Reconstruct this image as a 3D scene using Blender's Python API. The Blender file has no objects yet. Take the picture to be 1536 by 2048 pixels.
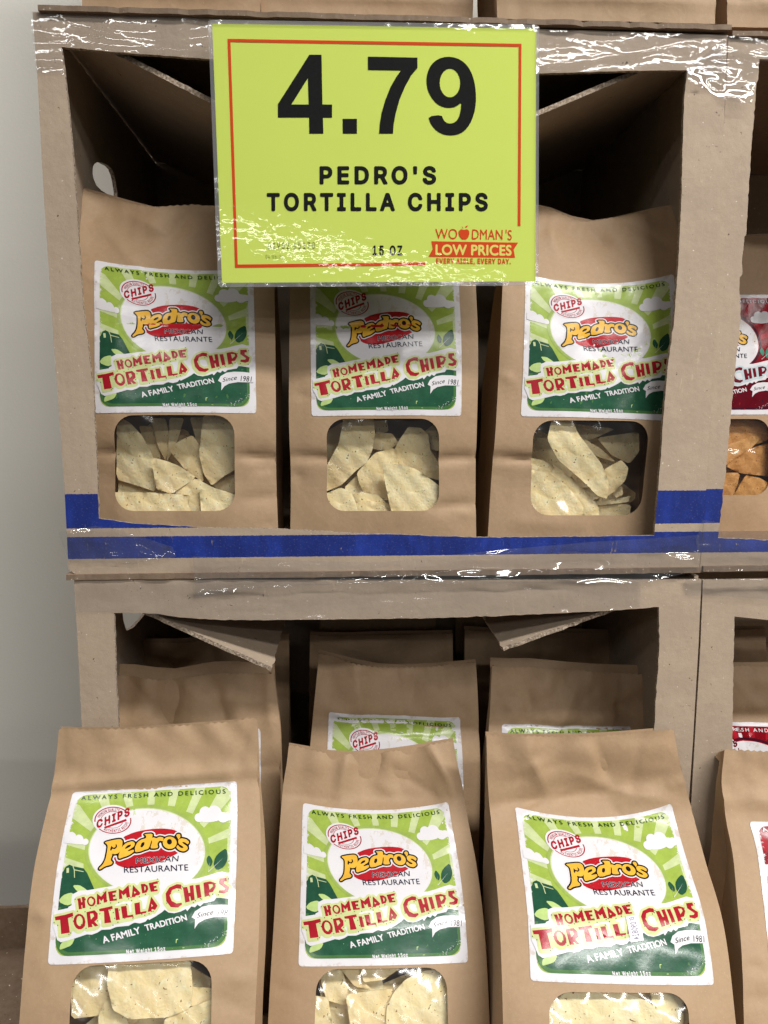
import bpy, bmesh, math, random, json
import numpy as np
from mathutils import Vector, Matrix
from mathutils.geometry import delaunay_2d_cdt

SC = bpy.context.scene
COL = SC.collection
random.seed(7)
RNG = np.random.RandomState(11)
R_ = math.radians

# ------------------------------------------------------------------ camera
PW, PH, FPX = 1536.0, 2048.0, 1538.0
PITCH, YAW, ROLL = 0.14029, 0.05605, 0.00054
CAM = np.array([0.2473, -0.70, 0.1558])
_f = np.array([math.sin(YAW)*math.cos(PITCH), math.cos(YAW)*math.cos(PITCH), -math.sin(PITCH)])
_r = np.array([math.cos(YAW), -math.sin(YAW), 0.0])
_u = np.cross(_r, _f)
AX_R = math.cos(ROLL)*_r + math.sin(ROLL)*_u
AX_U = -math.sin(ROLL)*_r + math.cos(ROLL)*_u
AX_F = _f
cam = bpy.data.cameras.new('camera')
cam.sensor_fit = 'VERTICAL'; cam.sensor_height = 36.0; cam.sensor_width = 27.0
cam.lens = 36.0*FPX/PH
cam.clip_start = 0.02; cam.clip_end = 100.0
cam_o = bpy.data.objects.new('camera', cam); COL.objects.link(cam_o)
cam_o.matrix_world = Matrix(((AX_R[0], AX_U[0], -AX_F[0], CAM[0]),
                             (AX_R[1], AX_U[1], -AX_F[1], CAM[1]),
                             (AX_R[2], AX_U[2], -AX_F[2], CAM[2]), (0, 0, 0, 1)))
SC.camera = cam_o

# ------------------------------------------------------------------ light
SC.view_settings.view_transform = 'Standard'
SC.view_settings.look = 'None'
SC.view_settings.exposure = 0.36
SC.view_settings.gamma = 1.0
SC.view_settings.use_curve_mapping = False
world = bpy.data.worlds.new('World'); SC.world = world; world.use_nodes = True
world.node_tree.nodes['Background'].inputs[0].default_value = (1.0, 0.985, 0.96, 1)
world.node_tree.nodes['Background'].inputs[1].default_value = 0.06

def strip_lamp(x, y0, y1, z, power, w=0.16):
    d = bpy.data.lights.new('ceiling_or_fill_strip', 'AREA')
    d.shape = 'RECTANGLE'; d.size = w; d.size_y = abs(y1-y0)
    d.energy = power; d.color = (1.0, 0.985, 0.955)
    o = bpy.data.objects.new('ceiling_or_fill_strip', d); COL.objects.link(o)
    o.location = (x, (y0+y1)/2, z)
    return o
def strip_x(x0, x1, y, z, power, w=0.14):
    o = strip_lamp((x0+x1)/2, y-w/2, y+w/2, z, power, abs(x1-x0)); return o
strip_x(0.45, 3.1, -1.30, 1.85, 84, .22)
strip_x(0.60, 3.0, -2.57, 1.75, 44, .26)
strip_x(-1.25, -0.45, -2.57, 1.75, 11, .24)
strip_x(2.2, 4.2, -4.4, 1.75, 62, .2)  # added fill strip, brightens the inside of the lower box
strip_x(-3.4, -1.7, -4.4, 1.75, 34, .2)  # its added counterpart on the left, also only fill
strip_x(-1.9, -0.35, 0.10, 1.22, 10.5, .14)  # added low strip near the wall, brightens the wall top
o = strip_x(-2.2, 3.4, 0, 1.75, 46, .20); o.location = (0.75, -8.5, 1.75); o.rotation_euler = (0, 0, math.atan2(-4.4, 3.8))

# ------------------------------------------------------------------ projection helpers
def ray(px, py):
    d = AX_F + AX_R*((px-PW/2)/FPX) - AX_U*((py-PH/2)/FPX)
    return d
def at(px, py, Y=0.0):
    d = ray(px, py); k = (Y-CAM[1])/d[1]
    return CAM + d*k
def atz(px, py, Z):
    d = ray(px, py); k = (Z-CAM[2])/d[2]
    return CAM + d*k
def proj(P):
    d = P - CAM; z = d@AX_F
    return np.stack([PW/2+FPX*(d@AX_R)/z, PH/2-FPX*(d@AX_U)/z], -1)

# ------------------------------------------------------------------ 2D geometry
def inside(pts, loops):
    pts = np.asarray(pts, float); ins = np.zeros(len(pts), bool)
    for lp in loops:
        L = np.asarray(lp, float)
        a, b = L, np.roll(L, -1, 0)
        for (x1, y1), (x2, y2) in zip(a, b):
            if y1 == y2: continue
            c = ((y1 > pts[:, 1]) != (y2 > pts[:, 1])) & (pts[:, 0] < (x2-x1)*(pts[:, 1]-y1)/(y2-y1)+x1)
            ins ^= c
    return ins
def resample(lp, step):
    out = []
    n = len(lp)
    for i in range(n):
        a = np.array(lp[i], float); b = np.array(lp[(i+1) % n], float)
        k = max(1, int(math.ceil(np.linalg.norm(b-a)/step)))
        for j in range(k): out.append(a+(b-a)*j/k)
    return out
def tri(loops, step):
    """triangulate loops (even-odd) with a grid of inner points"""
    P, E = [], []
    for lp in loops:
        q = resample(lp, step); s = len(P)
        P += q; E += [(s+i, s+(i+1) % len(q)) for i in range(len(q))]
    A = np.array(P); lo, hi = A.min(0), A.max(0)
    gx = np.arange(lo[0]+step*.5, hi[0], step); gy = np.arange(lo[1]+step*.5, hi[1], step)
    if len(gx) and len(gy):
        G = np.array([(x+(0.25*step if k % 2 else -0.25*step), y) for k, y in enumerate(gy) for x in gx])
        G = G[inside(G, loops)]
        # keep away from the outline
        if len(G):
            keep = np.ones(len(G), bool)
            for c in range(0, len(A), 200):
                d = np.linalg.norm(G[:, None]-A[None, c:c+200], axis=2).min(1)
                keep &= d > step*0.45
            P = P+[g for g in G[keep]]
    v, e, f, *_ = delaunay_2d_cdt([Vector((float(p[0]), float(p[1]))) for p in P], E, [], 0, 1e-7)
    V = np.array([(q.x, q.y) for q in v])
    F = [tuple(t) for t in f]
    C = np.array([V[list(t)].mean(0) for t in F])
    ok = inside(C, loops)
    out = []
    for t, k in zip(F, ok):
        if not k: continue
        a, b, c = V[t[0]], V[t[1]], V[t[2]]
        if (b[0]-a[0])*(c[1]-a[1])-(b[1]-a[1])*(c[0]-a[0]) < 0: t = t[::-1]
        out.append(t)
    return V, out
def rrect(x0, y0, x1, y1, r, ry=None, n=6):
    ry = ry or r
    p = []
    for cx, cy, a0 in ((x1-r, y1-ry, 0), (x0+r, y1-ry, 90), (x0+r, y0+ry, 180), (x1-r, y0+ry, 270)):
        for k in range(n+1):
            a = R_(a0+90*k/n); p.append((cx+r*math.cos(a), cy+ry*math.sin(a)))
    return p
def ell(cx, cy, rx, ry, n=40, rot=0):
    c, s = math.cos(rot), math.sin(rot)
    return [(cx+rx*math.cos(2*math.pi*k/n)*c-ry*math.sin(2*math.pi*k/n)*s,
             cy+rx*math.cos(2*math.pi*k/n)*s+ry*math.sin(2*math.pi*k/n)*c) for k in range(n)]
def chaikin(lp, it=1, q=0.22):
    for _ in range(it):
        o = []
        for i in range(len(lp)):
            a = np.array(lp[i], float); b = np.array(lp[(i+1) % len(lp)], float)
            o += [tuple(a+(b-a)*q), tuple(b-(b-a)*q)]
        lp = o
    return lp
def sdf(loops, X, Y, nonzero=True):
    P = np.stack([X.ravel(), Y.ravel()], 1)
    D = np.full(len(P), 1e9); W = np.zeros(len(P))
    for lp in loops:
        L = np.asarray(lp, float)
        for (x1, y1), (x2, y2) in zip(L, np.roll(L, -1, 0)):
            dx, dy = x2-x1, y2-y1; l2 = dx*dx+dy*dy
            if l2 < 1e-14: continue
            t = np.clip(((P[:, 0]-x1)*dx+(P[:, 1]-y1)*dy)/l2, 0, 1)
            D = np.minimum(D, np.hypot(P[:, 0]-x1-t*dx, P[:, 1]-y1-t*dy))
            cr = (y1 > P[:, 1]) != (y2 > P[:, 1])
            if y1 != y2:
                xi = dx*(P[:, 1]-y1)/dy+x1
                W += np.where(cr & (P[:, 0] < xi), 1 if y2 > y1 else -1, 0)
    ins = (W != 0) if nonzero else (np.abs(W) % 2 == 1)
    return np.where(ins, -D, D).reshape(X.shape)
def march(F, xs, ys, iso=0.0):
    """filled iso region F < iso as polygons"""
    G = F-iso; V, Fa = [], []
    ny, nx = G.shape
    neg = G < 0
    idx = np.argwhere(neg[:-1, :-1] | neg[1:, :-1] | neg[:-1, 1:] | neg[1:, 1:])
    full = neg[:-1, :-1] & neg[1:, :-1] & neg[:-1, 1:] & neg[1:, 1:]
    used = np.zeros(full.shape, bool)
    for j, i in idx:
        if used[j, i]: continue
        if full[j, i]:
            k = i
            while k < nx-1 and full[j, k] and k-i < 6:
                used[j, k] = True; k += 1
            s = len(V); V += [(xs[i], ys[j]), (xs[k], ys[j]), (xs[k], ys[j+1]), (xs[i], ys[j+1])]
            Fa.append((s, s+1, s+2, s+3)); continue
        cs = [(i, j), (i+1, j), (i+1, j+1), (i, j+1)]
        poly = []
        for a in range(4):
            (ia, ja), (ib, jb) = cs[a], cs[(a+1) % 4]
            ga, gb = G[ja, ia], G[jb, ib]
            if ga < 0: poly.append((xs[ia], ys[ja]))
            if (ga < 0) != (gb < 0):
                t = ga/(ga-gb); poly.append((xs[ia]+(xs[ib]-xs[ia])*t, ys[ja]+(ys[jb]-ys[ja])*t))
        if len(poly) >= 3:
            s = len(V); V += poly; Fa.append(tuple(range(s, s+len(poly))))
    return np.array(V).reshape(-1, 2), Fa
def sdf_mesh(loops, iso, res, nonzero=True):
    A = np.concatenate([np.asarray(l, float) for l in loops])
    lo, hi = A.min(0)-abs(iso)-res, A.max(0)+abs(iso)+res
    xs = np.linspace(lo[0], hi[0], max(4, int((hi[0]-lo[0])/res)+1)); ys = np.linspace(lo[1], hi[1], max(4, int((hi[1]-lo[1])/res)+1))
    X, Y = np.meshgrid(xs, ys)
    return march(sdf(loops, X, Y, nonzero), xs, ys, iso)
def homog(src, dst):
    A = []
    for (x, y), (u, v) in zip(src, dst):
        A.append([x, y, 1, 0, 0, 0, -u*x, -u*y, -u]); A.append([0, 0, 0, x, y, 1, -v*x, -v*y, -v])
    h = np.linalg.svd(np.array(A, float))[2][-1].reshape(3, 3)
    def fn(P):
        P = np.atleast_2d(np.asarray(P, float)); q = np.c_[P, np.ones(len(P))]@h.T
        return q[:, :2]/q[:, 2:]
    return fn

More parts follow.
